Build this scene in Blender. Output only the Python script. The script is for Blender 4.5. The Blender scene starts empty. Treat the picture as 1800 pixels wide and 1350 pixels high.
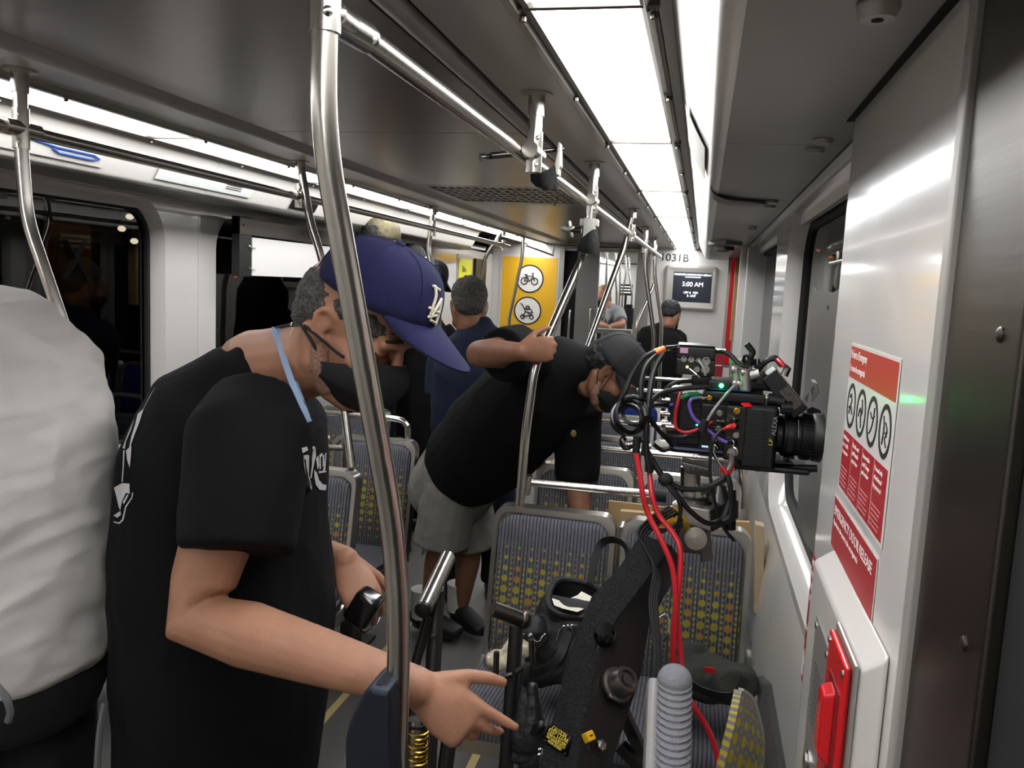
import bpy, bmesh, math, random
from math import sin, cos, pi, radians, sqrt
from mathutils import Vector, Matrix, noise
random.seed(7)
S = bpy.context.scene
COL = S.collection
V = Vector
# ------------------------------------------------------------------ camera
CAM = V((0, 0, 1.66)); FPX = 1456.0
_y, _p, _r = radians(-12.63), radians(-6.94), radians(2.77)
FW = V((sin(_y)*cos(_p), cos(_y)*cos(_p), sin(_p)))
_rt = V((cos(_y), -sin(_y), 0)); _up = _rt.cross(FW)
RT = cos(_r)*_rt + sin(_r)*_up
UP = -sin(_r)*_rt + cos(_r)*_up
cd = bpy.data.cameras.new('camera'); cam = bpy.data.objects.new('camera', cd); COL.objects.link(cam)
cd.sensor_fit = 'HORIZONTAL'; cd.sensor_width = 36.0; cd.lens = 36.0*FPX/1800.0
cd.clip_start = 0.02; cd.clip_end = 200
mw = Matrix((RT, UP, -FW)).transposed().to_4x4(); mw.translation = CAM; cam.matrix_world = mw
S.camera = cam
# ------------------------------------------------------------------ world: night outside
w = bpy.data.worlds.new('night'); S.world = w; w.use_nodes = True
w.node_tree.nodes['Background'].inputs[0].default_value = (0.010, 0.010, 0.012, 1)
w.node_tree.nodes['Background'].inputs[1].default_value = 1.0
S.view_settings.view_transform = 'Standard'; S.view_settings.look = 'None'
S.view_settings.gamma = 1.0; S.view_settings.use_curve_mapping = False
S.view_settings.exposure = 0.0
LAMP = 15.0      # strength of the ceiling light diffusers
try:
    S.cycles.use_denoising = True
    S.cycles.max_bounces = 6; S.cycles.diffuse_bounces = 4; S.cycles.glossy_bounces = 4
    S.cycles.caustics_reflective = False; S.cycles.caustics_refractive = False
except Exception: pass

def at(px, py, Y=None, X=None, Z=None):
    """a measured photo point -> place in the car, given the plane it lies on"""
    d = (px-900)/FPX*RT - (py-675)/FPX*UP + FW
    if Y is not None: t = Y/d.y
    elif X is not None: t = X/d.x
    else: t = (Z-CAM.z)/d.z
    return CAM + t*d
# ------------------------------------------------------------------ materials
def hexc(h):
    h = h.lstrip('#'); o = []
    for i in (0, 2, 4):
        c = int(h[i:i+2], 16)/255
        o.append(c/12.92 if c <= .04045 else ((c+.055)/1.055)**2.4)
    return (*o, 1)
MATS = {}
def mat(name, col='#808080', rough=.5, metal=0., emit=0., ecol=None, noise_amt=0., nscale=8., bump=0., bscale=60., coat=0., spec=.5, stretch=None, alpha=None):
    if name in MATS: return MATS[name]
    m = bpy.data.materials.new(name); m.use_nodes = True
    nt = m.node_tree; b = nt.nodes['Principled BSDF']; c = hexc(col)
    b.inputs['Base Color'].default_value = c
    b.inputs['Roughness'].default_value = rough; b.inputs['Metallic'].default_value = metal
    b.inputs['Specular IOR Level'].default_value = spec
    if coat: b.inputs['Coat Weight'].default_value = coat; b.inputs['Coat Roughness'].default_value = .05
    if emit:
        b.inputs['Emission Color'].default_value = hexc(ecol or col); b.inputs['Emission Strength'].default_value = emit
    if noise_amt or bump:
        tc = nt.nodes.new('ShaderNodeTexCoord'); mp = nt.nodes.new('ShaderNodeMapping')
        nt.links.new(tc.outputs['Object'], mp.inputs[0])
        if stretch: mp.inputs['Scale'].default_value = stretch
    if noise_amt:
        n = nt.nodes.new('ShaderNodeTexNoise'); n.inputs['Scale'].default_value = nscale; n.inputs['Detail'].default_value = 6
        nt.links.new(mp.outputs[0], n.inputs['Vector'])
        r = nt.nodes.new('ShaderNodeMapRange'); r.inputs[1].default_value = .3; r.inputs[2].default_value = .7
        r.inputs[3].default_value = 1-noise_amt; r.inputs[4].default_value = 1+noise_amt
        nt.links.new(n.outputs[0], r.inputs[0])
        mx = nt.nodes.new('ShaderNodeVectorMath'); mx.operation = 'SCALE'; mx.inputs[0].default_value = c[:3]
        nt.links.new(r.outputs[0], mx.inputs['Scale']); nt.links.new(mx.outputs[0], b.inputs['Base Color'])
    if bump:
        n2 = nt.nodes.new('ShaderNodeTexNoise'); n2.inputs['Scale'].default_value = bscale; n2.inputs['Detail'].default_value = 5
        nt.links.new(mp.outputs[0], n2.inputs['Vector'])
        bp = nt.nodes.new('ShaderNodeBump'); bp.inputs['Strength'].default_value = bump; bp.inputs['Distance'].default_value = .01
        nt.links.new(n2.outputs[0], bp.inputs['Height']); nt.links.new(bp.outputs[0], b.inputs['Normal'])
    MATS[name] = m; return m
def glass_mat(name, tint, fac=.08, rough=.02):
    if name in MATS: return MATS[name]
    m = bpy.data.materials.new(name); m.use_nodes = True; nt = m.node_tree; nt.nodes.clear()
    o = nt.nodes.new('ShaderNodeOutputMaterial'); t = nt.nodes.new('ShaderNodeBsdfTransparent'); t.inputs[0].default_value = hexc(tint)
    g = nt.nodes.new('ShaderNodeBsdfGlossy'); g.inputs['Roughness'].default_value = rough
    lw = nt.nodes.new('ShaderNodeLayerWeight'); lw.inputs[0].default_value = .5
    pw5 = nt.nodes.new('ShaderNodeMath'); pw5.operation = 'POWER'; pw5.inputs[1].default_value = 5; nt.links.new(lw.outputs['Facing'], pw5.inputs[0])
    fr = nt.nodes.new('ShaderNodeMath'); fr.operation = 'MULTIPLY_ADD'; fr.inputs[1].default_value = .95; fr.inputs[2].default_value = fac*.6; nt.links.new(pw5.outputs[0], fr.inputs[0])
    mx = nt.nodes.new('ShaderNodeMixShader')
    nt.links.new(fr.outputs[0], mx.inputs[0]); nt.links.new(t.outputs[0], mx.inputs[1]); nt.links.new(g.outputs[0], mx.inputs[2])
    nt.links.new(mx.outputs[0], o.inputs[0]); MATS[name] = m; return m
steel = mat('brushed_steel', '#b9b4ac', .24, 1., bump=.05, bscale=90, stretch=(1, 1, .05))
steel_flat = mat('brushed_sheet_steel', '#8a857b', .30, 1., bump=.04, bscale=60, stretch=(1, .03, 1))
steel_dark = mat('dark_steel', '#5c5853', .33, 1.)
chrome = mat('bright_metal', '#c8c6c2', .18, 1.)
alu = mat('cast_aluminium', '#b8b5ad', .42, .85, noise_amt=.1, nscale=30)
wallw = mat('gloss_white_plastic', '#cdc9c3', .12, coat=.25, noise_amt=.02, nscale=2, bump=.06, bscale=3)
wallm = mat('satin_white_plastic', '#c6c3be', .32, noise_amt=.02, nscale=2)
greyp = mat('grey_soffit_paint', '#8f8c86', .42, noise_amt=.03, nscale=3)
ceilm = mat('ceiling_sheet', '#837d77', .30, .55, noise_amt=.03, nscale=2)
trimg = mat('ceiling_trim', '#a09c95', .38, .25)
black = mat('black_plastic', '#0b0b0c', .4)
blackg = mat('black_gloss', '#060607', .12)
rubber = mat('black_rubber', '#0a0a0a', .7)
gap = mat('dark_gap', '#040404', .9)
white = mat('white_card', '#e6e2dc', .7)
redp = mat('red_plastic', '#c4141c', .25, coat=.3)
redst = mat('red_sticker', '#a5242c', .35)
yellow = mat('yellow_print', '#e2ad1c', .4)
lampm = mat('lamp_diffuser', '#ffffff', .5, emit=LAMP, ecol='#fbfcff')
skin_a = mat('skin_tan', '#a97a60', .5, noise_amt=.10, nscale=22, bump=.10, bscale=180, spec=.35)
skin_b = mat('skin_brown', '#8c6149', .5, noise_amt=.10, nscale=22, bump=.10, bscale=180, spec=.35)
# ------------------------------------------------------------------ mesh builder
ORG = {}
def basis(d, up=None):
    d = V(d).normalized(); up = V(up) if up is not None else (V((0, 0, 1)) if abs(d.z) < .95 else V((0, 1, 0)))
    x = d.cross(up)
    if x.length < 1e-6: x = d.cross(V((1, 0, 0)))
    x.normalize(); y = x.cross(d); return x, y.normalized(), d      # side, up, dir
def frame(x, z_hint, loc=(0, 0, 0)):
    """matrix whose local x is x, local z near z_hint"""
    x = V(x).normalized(); y = V(z_hint).cross(x).normalized(); z = x.cross(y)
    m = Matrix((x, y, z)).transposed().to_4x4(); m.translation = V(loc); return m
def cr(pts, n=6, closed=False):
    """Catmull-Rom curve through points (any tuple length)"""
    P = [tuple(p) for p in pts]; k = len(P); out = []
    rng = range(k if closed else k-1)
    for i in rng:
        if closed: a, b, c, d = P[i-1], P[i], P[(i+1) % k], P[(i+2) % k]
        else: a, b, c, d = P[max(i-1, 0)], P[i], P[i+1], P[min(i+2, k-1)]
        for j in range(n):
            t = j/n
            out.append(tuple(.5*((2*b[q])+(-a[q]+c[q])*t+(2*a[q]-5*b[q]+4*c[q]-d[q])*t*t+(-a[q]+3*b[q]-3*c[q]+d[q])*t**3) for q in range(len(b))))
    if not closed: out.append(P[-1])
    return [V(q) for q in out] if len(P[0]) == 3 else out
class MB:
    def __init__(s, T=None): s.v = []; s.f = []; s.T = T
    def add(s, vs, fs):
        o = len(s.v)
        s.v += [(s.T @ V(p)) if s.T else V(p) for p in vs]
        s.f += [tuple(i+o for i in q) for q in fs]; return s
    def box(s, c, size, R=None):
        c = V(c); h = [x/2 for x in size]; vs = []
        for dx in (-1, 1):
            for dy in (-1, 1):
                for dz in (-1, 1):
                    p = V((dx*h[0], dy*h[1], dz*h[2]))
                    vs.append(c + (R @ p if R else p))
        return s.add(vs, [(0, 1, 3, 2), (4, 6, 7, 5), (0, 4, 5, 1), (2, 3, 7, 6), (0, 2, 6, 4), (1, 5, 7, 3)])
    def lim(s, a, b):
        return s.box([(a[i]+b[i])/2 for i in range(3)], [abs(b[i]-a[i]) for i in range(3)])
    def beam(s, p0, p1, w, h, up=None):
        x, y, d = basis(V(p1)-V(p0), up)
        return s.box((V(p0)+V(p1))/2, (w, h, (V(p1)-V(p0)).length), Matrix((x, y, d)).transposed())
    def loft(s, rings, cap=True, closed=True):
        n = len(rings[0]); vs = [p for r in rings for p in r]; fs = []
        for i in range(len(rings)-1):
            for j in range(n if closed else n-1):
                a = i*n+j; b = i*n+(j+1) % n
                fs.append((a, b, b+n, a+n))
        if cap and closed:
            fs.append(tuple(range(n-1, -1, -1))); fs.append(tuple((len(rings)-1)*n+j for j in range(n)))
        return s.add(vs, fs)
    def tube(s, pts, r, n=10, rnd=False, closed=False):
        pts = [V(p) for p in pts]; k = len(pts)
        rs = list(r) if isinstance(r, (list, tuple)) else [r]*k
        if len(rs) != k: rs = [rs[0]+(rs[-1]-rs[0])*i/(k-1) for i in range(k)]
        T = []
        for i in range(k):
            if closed: d = pts[(i+1) % k]-pts[i-1]
            else: d = pts[min(i+1, k-1)]-pts[max(i-1, 0)]
            T.append(d.normalized() if d.length > 1e-9 else V((0, 0, 1)))
        x, y, _ = basis(T[0]); rings = []; cs = []
        for i in range(k):
            if i:
                q = T[i-1].rotation_difference(T[i]); x = q @ x; y = q @ y
            cs.append((pts[i], rs[i], x.copy(), y.copy(), T[i]))
        def ring(p, rr, x, y): return [p + rr*(cos(2*pi*j/n)*x+sin(2*pi*j/n)*y) for j in range(n)]
        if rnd:
            p, rr, x, y, t = cs[0]
            for a in (-80, -50, -25): rings.append(ring(p+t*rr*sin(radians(a)), rr*cos(radians(a)), x, y))
        for p, rr, x, y, t in cs: rings.append(ring(p, rr, x, y))
        if rnd:
            p, rr, x, y, t = cs[-1]
            for a in (25, 50, 80): rings.append(ring(p+t*rr*sin(radians(a)), rr*cos(radians(a)), x, y))
        if closed: rings.append(rings[0]); return s.loft(rings, cap=False)
        return s.loft(rings)
    def cyl(s, p0, p1, r, r2=None, n=16): return s.tube([p0, p1], [r, r if r2 is None else r2], n)
    def etube(s, secs, n=24, rnd=True):
        """secs: (pos, side vector, r_side, r_front)"""
        ps = [V(q[0]) for q in secs]; k = len(ps); rings = []
        def ring(c, sd, t, a, b):
            sd = (V(sd)-t*V(sd).dot(t)).normalized(); fr = t.cross(sd)
            return [c+a*cos(2*pi*j/n)*sd+b*sin(2*pi*j/n)*fr for j in range(n)]
        for i in range(k):
            t = (ps[min(i+1, k-1)]-ps[max(i-1, 0)]).normalized(); q = secs[i]
            if i == 0 and rnd:
                m = min(q[2], q[3])*.7
                for a in (80, 50, 25): rings.append(ring(ps[0]-t*m*sin(radians(a)), q[1], t, q[2]*cos(radians(a)), q[3]*cos(radians(a))))
            rings.append(ring(ps[i], q[1], t, q[2], q[3]))
            if i == k-1 and rnd:
                m = min(q[2], q[3])*.7
                for a in (25, 50, 80): rings.append(ring(ps[i]+t*m*sin(radians(a)), q[1], t, q[2]*cos(radians(a)), q[3]*cos(radians(a))))
        return s.loft(rings)
    def ell(s, c, r, R=None, n=16, m=10):
        if not hasattr(r, '__len__'): r = (r, r, r)
        rings = []
        for i in range(1, m):
            a = pi*i/m - pi/2
            ringp = []
            for j in range(n):
                p = V((r[0]*cos(a)*cos(2*pi*j/n), r[1]*cos(a)*sin(2*pi*j/n), r[2]*sin(a)))
                ringp.append(V(c)+(R @ p if R else p))
            rings.append(ringp)
        b = V((0, 0, -r[2])); t = V((0, 0, r[2]))
        vs = [p for q in rings for p in q]+[V(c)+(R @ b if R else b), V(c)+(R @ t if R else t)]
        fs = []; k = len(rings)
        for i in range(k-1):
            for j in range(n): fs.append((i*n+j, i*n+(j+1) % n, (i+1)*n+(j+1) % n, (i+1)*n+j))
        for j in range(n):
            fs.append((k*n, (j+1) % n, j)); fs.append((k*n+1, (k-1)*n+j, (k-1)*n+(j+1) % n))
        return s.add(vs, fs)
    def lathe(s, prof, o, axis, n=20, cap=True):
        x, y, d = basis(axis)
        return s.loft([[V(o)+d*h+r*(cos(2*pi*j/n)*x+sin(2*pi*j/n)*y) for j in range(n)] for r, h in prof], cap)
    def prism(s, poly, vec):
        a = [V(p) for p in poly]; b = [p+V(vec) for p in a]; n = len(a)
        fs = [tuple(range(n-1, -1, -1)), tuple(range(n, 2*n))]+[(i, (i+1) % n, n+(i+1) % n, n+i) for i in range(n)]
        return s.add(a+b, fs)
    def quad(s, a, b, c, d): return s.add([a, b, c, d], [(0, 1, 2, 3)])
    def grid(s, rows, thick=0., closed=False):
        """surface through rows of points; given thickness along normals if thick"""
        n = len(rows[0]); k = len(rows)
        s2 = MB(); s2.loft(rows, cap=False, closed=closed)
        if not thick: return s.add(s2.v, s2.f)
        nr = [V((0, 0, 0)) for _ in s2.v]
        for f in s2.f:
            q = (s2.v[f[2]]-s2.v[f[0]]).cross(s2.v[f[3]]-s2.v[f[1]])
            for i in f: nr[i] += q
        m = len(s2.v); vs = s2.v+[p-(q.normalized() if q.length > 1e-12 else q)*thick for p, q in zip(s2.v, nr)]
        fs = list(s2.f)+[tuple(i+m for i in reversed(f)) for f in s2.f]
        if not closed:
            for i in range(k-1):
                for j in (0, n-1):
                    a, b = i*n+j, (i+1)*n+j; fs.append((a, b, b+m, a+m) if j == 0 else (b, a, a+m, b+m))
        for i in (0, k-1):
            for j in range(n if closed else n-1):
                a, b = i*n+j, i*n+(j+1) % n; fs.append((b, a, a+m, b+m) if i == 0 else (a, b, b+m, a+m))
        return s.add(vs, fs)
def link(name, me, m, parent=None):
    o = bpy.data.objects.new(name, me); COL.objects.link(o)
    if m is not None:
        me.materials.clear(); me.materials.append(m)
    if parent is not None:
        o.parent = parent; ORG[o.name] = ORG.get(parent.name, V((0, 0, 0)))
    else: ORG[o.name] = V((0, 0, 0))
    return o
def build(name, mb, m, parent=None, bevel=0., seg=2, angle=38, smooth=True):
    off = ORG.get(parent.name, V((0, 0, 0))) if parent else V((0, 0, 0))
    me = bpy.data.meshes.new(name); me.from_pydata([tuple(p-off) for p in mb.v], [], mb.f); me.update()
    bm = bmesh.new(); bm.from_mesh(me)
    bmesh.ops.recalc_face_normals(bm, faces=bm.faces)
    if bevel:
        es = [e for e in bm.edges if len(e.link_faces) == 2 and e.calc_face_angle() > .5]
        bmesh.ops.bevel(bm, geom=es, offset=bevel, segments=seg, profile=.5, affect='EDGES', clamp_overlap=True)
    bm.to_mesh(me); bm.free()
    if smooth:
        me.polygons.foreach_set('use_smooth', [True]*len(me.polygons)); me.set_sharp_from_angle(angle=radians(angle))
    o = link(name, me, m, parent)
    if bevel and smooth:
        wn_ = o.modifiers.new('wn', 'WEIGHTED_NORMAL'); wn_.keep_sharp = True; wn_.weight = 100
    return o
def thing(name, label, cat, loc=(0, 0, 0), group=None):
    o = bpy.data.objects.new(name, None); COL.objects.link(o); o.empty_display_size = .05
    o.location = V(loc); ORG[o.name] = V(loc); return tag(o, label, cat, group)
def tag(o, label, cat, group=None):
    o['label'] = label; o['category'] = cat
    if group: o['group'] = group
    return o
def struct(o, label=None):
    o['kind'] = 'structure'
    if label: o['label'] = label
    return o
def dup(root, loc, rotz=0, label=None, group=None, only=None):
    r = root.copy(); COL.objects.link(r); r.location = V(loc); r.rotation_euler = (0, 0, rotz); ORG[r.name] = V(loc)
    if label: r['label'] = label
    if group: r['group'] = group
    for ch in root.children:
        c = ch.copy(); COL.objects.link(c); c.parent = r
        for g in ch.children:
            d = g.copy(); COL.objects.link(d); d.parent = c
    return r
def solid(name, mb, m, parent=None, voxel=.008, smooth=2, wrinkle=None, factor=.5):
    """union of closed shapes -> one continuous skin"""
    off = ORG.get(parent.name, V((0, 0, 0))) if parent else V((0, 0, 0))
    me = bpy.data.meshes.new(name); me.from_pydata([tuple(p-off) for p in mb.v], [], mb.f); me.update()
    bm = bmesh.new(); bm.from_mesh(me); bmesh.ops.recalc_face_normals(bm, faces=bm.faces); bm.to_mesh(me); bm.free()
    o = link(name, me, m, parent)
    a = o.modifiers.new('r', 'REMESH'); a.mode = 'VOXEL'; a.voxel_size = voxel; a.use_smooth_shade = True
    if smooth:
        b = o.modifiers.new('s', 'SMOOTH'); b.factor = factor; b.iterations = smooth
    dg = bpy.context.evaluated_depsgraph_get(); me2 = bpy.data.meshes.new_from_object(o.evaluated_get(dg)); me2.name = name
    o.modifiers.clear(); o.data = me2; bpy.data.meshes.remove(me)
    if m is not None: me2.materials.clear(); me2.materials.append(m)
    if wrinkle:
        me2.update(); n = len(me2.vertices); ns = [v.normal.copy() for v in me2.vertices]
        for v, q in zip(me2.vertices, ns):
            v.co += q*wrinkle(v.co+off)
    me2.polygons.foreach_set('use_smooth', [True]*len(me2.polygons)); me2.update()
    return o
def text(name, s, m, loc, xdir, updir, size, parent=None, depth=.0006, align='LEFT', width=None, bold=0., shear=0.):
    cu = bpy.data.curves.new(name, 'FONT'); cu.body = s; cu.size = size; cu.extrude = depth; cu.align_x = align; cu.offset = bold; cu.shear = shear
    o = bpy.data.objects.new(name, cu); COL.objects.link(o)
    dg = bpy.context.evaluated_depsgraph_get(); me = bpy.data.meshes.new_from_object(o.evaluated_get(dg)); me.name = name
    bpy.data.objects.remove(o); bpy.data.curves.remove(cu)
    x = V(xdir).normalized(); u = V(updir); u = (u-x*u.dot(x)).normalized(); z = x.cross(u)
    k = 1.
    if width:
        xs = [v.co.x for v in me.vertices]; k = width/max(1e-6, max(xs)-min(xs))
    off = ORG.get(parent.name, V((0, 0, 0))) if parent else V((0, 0, 0))
    for v in me.vertices: v.co = V(loc)-off + x*(v.co.x*k) + u*v.co.y + z*v.co.z
    me.update(); return link(name, me, m, parent)
# ================================================================== THE CAR BODY
XR, XL, XC = .26, -2.19, -.966
Y0, Y1 = -2.4, 8.55
def mir(x): return 2*XC-x
# floor
floor_m = mat('grey_rubber_floor', '#5d5b58', .55, noise_amt=.18, nscale=160, bump=.05, bscale=200)
fl = struct(build('floor', MB().lim((XL-.1, Y0, -.08), (XR+.1, 15.5, 0)), floor_m))
aisle = mat('floor_strip', '#c9b77a', .5)
for x in (-.66, -1.27):
    build('aisle_strip', MB().lim((x-.015, Y0, 0), (x+.015, Y1, .003)), aisle, fl)
# outside: platform wall seen dimly through the left glass
outm = mat('platform_dark', '#141416', .8)
struct(build('wall_platform', MB().lim((-4.3, -4, -.5), (-4.2, 16, 3.2)), outm))
struct(build('ceiling_platform', MB().lim((-4.3, -4, 3.2), (-2.6, 16, 3.3)), outm))
# ---- ceiling
back = struct(build('ceiling', MB().lim((XL-.1, Y0, 2.135), (XR+.1, Y1, 2.16)), gap))
ys = [Y0, .05, 1.25, 2.46, 3.79, 4.63, 6.0, 7.3, Y1]
for a, b in zip(ys, ys[1:]):
    if abs(a-3.79) < .01: continue
    build('ceiling_sheet', MB().lim((-1.372, a+.002, 2.10), (-.56, b-.002, 2.118)), ceilm, back, bevel=.002)
# air grille in the middle of the ceiling
va, vb = 3.79, 4.63
gr = thing('air_grille', 'perforated air return grille set in the middle ceiling panel', 'air vent', (XC, 4.2, 2.10))
fm = MB(); fm.lim((-1.372, va+.002, 2.10), (-.56, va+.07, 2.118)); fm.lim((-1.372, vb-.12, 2.10), (-.56, vb-.002, 2.118))
fm.lim((-1.372, va+.07, 2.10), (-1.33, vb-.12, 2.118)); fm.lim((-.62, va+.07, 2.10), (-.56, vb-.12, 2.118))
build('grille_frame', fm, trimg, gr, bevel=.001)
build('duct', MB().lim((-1.33, va+.06, 2.129), (-.62, vb-.1, 2.134)), gap, gr)
nx, ny = 17, 6
for j in range(1, ny):
    y = va+.07+(vb-va-.19)*j/ny
    build('slat', MB().lim((-1.33, y-.011, 2.101), (-.62, y+.011, 2.112)), trimg, gr)
for i in range(1, nx):
    x = -1.33+.71*i/nx
    build('bar', MB().lim((x-.007, va+.07, 2.103), (x+.007, vb-.12, 2.113)), trimg, gr)
# trims beside the middle sheet (groove, curved lip, flat strip carrying the poles)
def strip(prof, y0, y1, flip=False):
    """extrude a cross-section (x,z) along the car"""
    p = [(mir(x), z) for x, z in prof] if flip else prof
    mb = MB(); mb.loft([[V((x, y0, z)) for x, z in p], [V((x, y1, z)) for x, z in p]]); return mb
lip = cr([(-.548, 2.104), (-.535, 2.085), (-.515, 2.078), (-.495, 2.084)], 4)
lip = lip+[(-.495, 2.10), (-.548, 2.118)]
flat = [(-.478, 2.088), (-.335, 2.088), (-.335, 2.11), (-.478, 2.11)]
outer = [(-.098, 2.086), (-.078, 2.086), (-.078, 2.12), (-.098, 2.12)]
rail_in = [(-.330, 2.084), (-.322, 2.072), (-.310, 2.072), (-.305, 2.080), (-.298, 2.074), (-.290, 2.076), (-.290, 2.11), (-.330, 2.11)]
rail_out = [(-.122, 2.076), (-.114, 2.072), (-.106, 2.080), (-.100, 2.076), (-.098, 2.11), (-.122, 2.11)]
n_tr = 0
sls = [Y0, .1, 1.29, 2.46, 3.64, 4.9, 6.1, 7.3, Y1]
for fp in (False, True):
    for nm, pr, mm in (('lip', lip, trimg), ('flat', flat, trimg), ('outer', outer, trimg), ('rin', rail_in, steel_flat), ('rout', rail_out, steel_flat)):
        n_tr += 1
        struct(build('trim_%d' % n_tr, strip(pr, Y0, Y1, fp), mm))
ORD = ['nearest', 'second', 'third', 'fourth', 'fifth', 'farthest']
for fp in (False, True):
    sd = 'left-hand' if fp else 'right-hand'
    vis = 0
    for a, b in zip(sls, sls[1:]):
        xs = (-.287, -.123)
        if fp: xs = (mir(xs[1]), mir(xs[0]))
        if b > 1.5 and a > 1.2:
            lab = '%s white light panel counted from the camera in the %s ceiling row' % (ORD[min(vis, 5)], sd); vis += 1
        else: lab = 'white light panel of the %s ceiling row behind the viewpoint' % sd + (' further back' if a < 0 else '')
        t = thing('ceiling_light', lab, 'ceiling light', ((xs[0]+xs[1])/2, (a+b)/2, 2.085), 'ceiling light panels')
        build('diffuser', MB().lim((xs[0], a+.006, 2.082), (xs[1], b-.006, 2.10)), lampm, t, bevel=.002)
        build('end_bar', MB().lim((xs[0]-.03, a-.006, 2.074), (xs[1]+.03, a+.006, 2.084)), steel_dark, t, bevel=.001)
        for x in (xs[0]-.02, xs[1]+.02):
            for y in (a+.03, (a+b)/2):
                build('clip', MB().cyl((x, y, 2.066), (x, y, 2.076), .006, n=8), steel_dark, t)
# ---- advertising coves: slanted white panels between light and soffit
cove = cr([(-.078, 2.088), (-.058, 2.045), (-.032, 1.995), (-.012, 1.958)], 4)[:-1]+cr([(-.012, 1.958), (-.004, 1.946), (.008, 1.941), (.020, 1.940)], 3)
cove_in = [(x+.012, z+.012) for x, z in reversed(cove)]
covem = mat('cove_white', '#d5d1c9', .28, noise_amt=.02, nscale=2)
coveS = [Y0, .4, 1.72, 2.95, 4.2, 5.5, 6.8]
for fp in (False, True):
    e = 6.8 if fp else 7.35
    root = struct(build('trim_%d' % (n_tr+1+fp), strip([(-.02, 2.10), (.0, 1.97), (.01, 1.97), (0, 2.10)], Y0, e, fp), gap))
    ss = coveS if fp else coveS[:-1]+[7.35]
    for a, b in zip(ss, ss[1:]):
        build('cove_panel', strip(cove+cove_in, a+.0015, b-.0015, fp), covem, root)
    # closed end of the cove box
    build('cove_end', strip([(-.078, 2.088), (-.012, 1.958), (.02, 1.94), (.3, 1.94), (.3, 2.09)], e-.004, e, fp), wallm, root)
n_tr += 2
# ---- soffits under the coves
sof = [Y0, .55, at(1300, 253, Z=1.94).y, at(1300, 351, Z=1.94).y, at(1290, 399, Z=1.94).y, 7.35]
for fp in (False, True):
    root = struct(build('soffit_left' if fp else 'soffit_right', strip([(.01, 1.962), (.33, 1.962), (.33, 1.97), (.01, 1.97)], Y0, 7.34, fp), gap))
    for a, b in zip(sof, sof[1:]):
        build('soffit_panel', strip([(.02, 1.940), (.235, 1.940), (.235, 1.960), (.02, 1.960)], a+.0015, b-.0015, fp), greyp, root, bevel=.001)
    e2 = cr([(.240, 1.939), (.262, 1.934), (.278, 1.915), (.285, 1.885)], 4)
    build('edge_moulding', strip(e2+[(.30, 1.885), (.30, 1.96), (.240, 1.96)], Y0, 7.34, fp), wallm, root)
# ---- walls with window openings
def rrect(y0, y1, z0, z1, r, k=6):
    out = []
    for cy, cz, a0 in ((y1-r, z1-r, 0), (y0+r, z1-r, 90), (y0+r, z0+r, 180), (y1-r, z0+r, 270)):
        for i in range(k+1):
            a = radians(a0+90*i/k); out.append((cy+r*cos(a), cz+r*sin(a)))
    return out
winglass = glass_mat('dark_window_glass', '#8a8a88', rough=.015)
NW = [0]
def wall_panel(root, X, sgn, py0, py1, pz0, pz1, hole=None, m=wallw, name='wall_panel'):
    """a wall panel with a rounded window opening; sgn +1: outside lies at larger x"""
    t = .012*sgn; mb = MB()
    if not hole:
        mb.lim((X, py0+.0015, pz0), (X+t, py1-.0015, pz1)); return build(name, mb, m, root, bevel=.001)
    y0, y1, z0, z1, r = hole
    L = rrect(y0, y1, z0, z1, r); n = len(L); cy, cz = (y0+y1)/2, (z0+z1)/2
    O = []
    for y, z in L:      # project the loop onto the panel rectangle
        dy, dz = y-cy, z-cz; ks = []
        if dy > 1e-6: ks.append((py1-.0015-cy)/dy)
        if dy < -1e-6: ks.append((py0+.0015-cy)/dy)
        if dz > 1e-6: ks.append((pz1-cz)/dz)
        if dz < -1e-6: ks.append((pz0-cz)/dz)
        k = min(ks); O.append([cy+dy*k, cz+dz*k])
    for c in ((py0+.0015, pz0), (py0+.0015, pz1), (py1-.0015, pz0), (py1-.0015, pz1)):   # snap corners
        i = min(range(n), key=lambda i: (O[i][0]-c[0])**2+(O[i][1]-c[1])**2); O[i] = list(c)
    rings = [[V((X+t, y, z)) for y, z in O], [V((X, y, z)) for y, z in O], [V((X, y, z)) for y, z in L]]
    for k, (ins, dep) in enumerate(((.004, .006), (.022, .030), (.030, .062))):
        Lk = rrect(y0+ins, y1-ins, z0+ins, z1-ins, max(.02, r-ins)); rings.append([V((X+sgn*dep, y, z)) for y, z in Lk])
    mb.loft(rings, cap=False); p = build(name, mb, m, root, angle=50)
    # gasket and pane
    NW[0] += 1
    ins = .030; g = MB()
    A = [[V((X+sgn*d, y, z)) for y, z in rrect(y0+i, y1-i, z0+i, z1-i, max(.015, r-i))] for i, d in ((ins, .070), (ins, .050), (ins+.022, .046), (ins+.026, .070), (ins, .070))]
    g.loft(A, cap=False)
    wn = struct(build('window_%d' % NW[0], g, rubber))
    Lp = rrect(y0+ins+.02, y1-ins-.02, z0+ins+.02, z1-ins-.02, max(.015, r-ins-.02))
    build('pane', MB().prism([V((X+sgn*.060, y, z)) for y, z in Lp], (sgn*.006, 0, 0)), winglass, wn, smooth=False)
    return p
wl = struct(build('wall_left', MB().lim((XL-.14, Y0, 0), (XL-.10, 1.20, 1.97)), wallm))
wall_panel(wl, XL, -1, Y0, 1.20, 0, 1.955)
wall_panel(wl, XL, -1, 1.20, 3.30, 0, 1.955, (1.40, 3.07, .90, 1.93, .17))
wall_panel(wl, XL, -1, 3.30, 5.00, 0, 1.955, (3.44, 4.75, .90, 1.90, .15))
wall_panel(wl, XL, -1, 6.55, 8.55, 0, 1.955)
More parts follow.
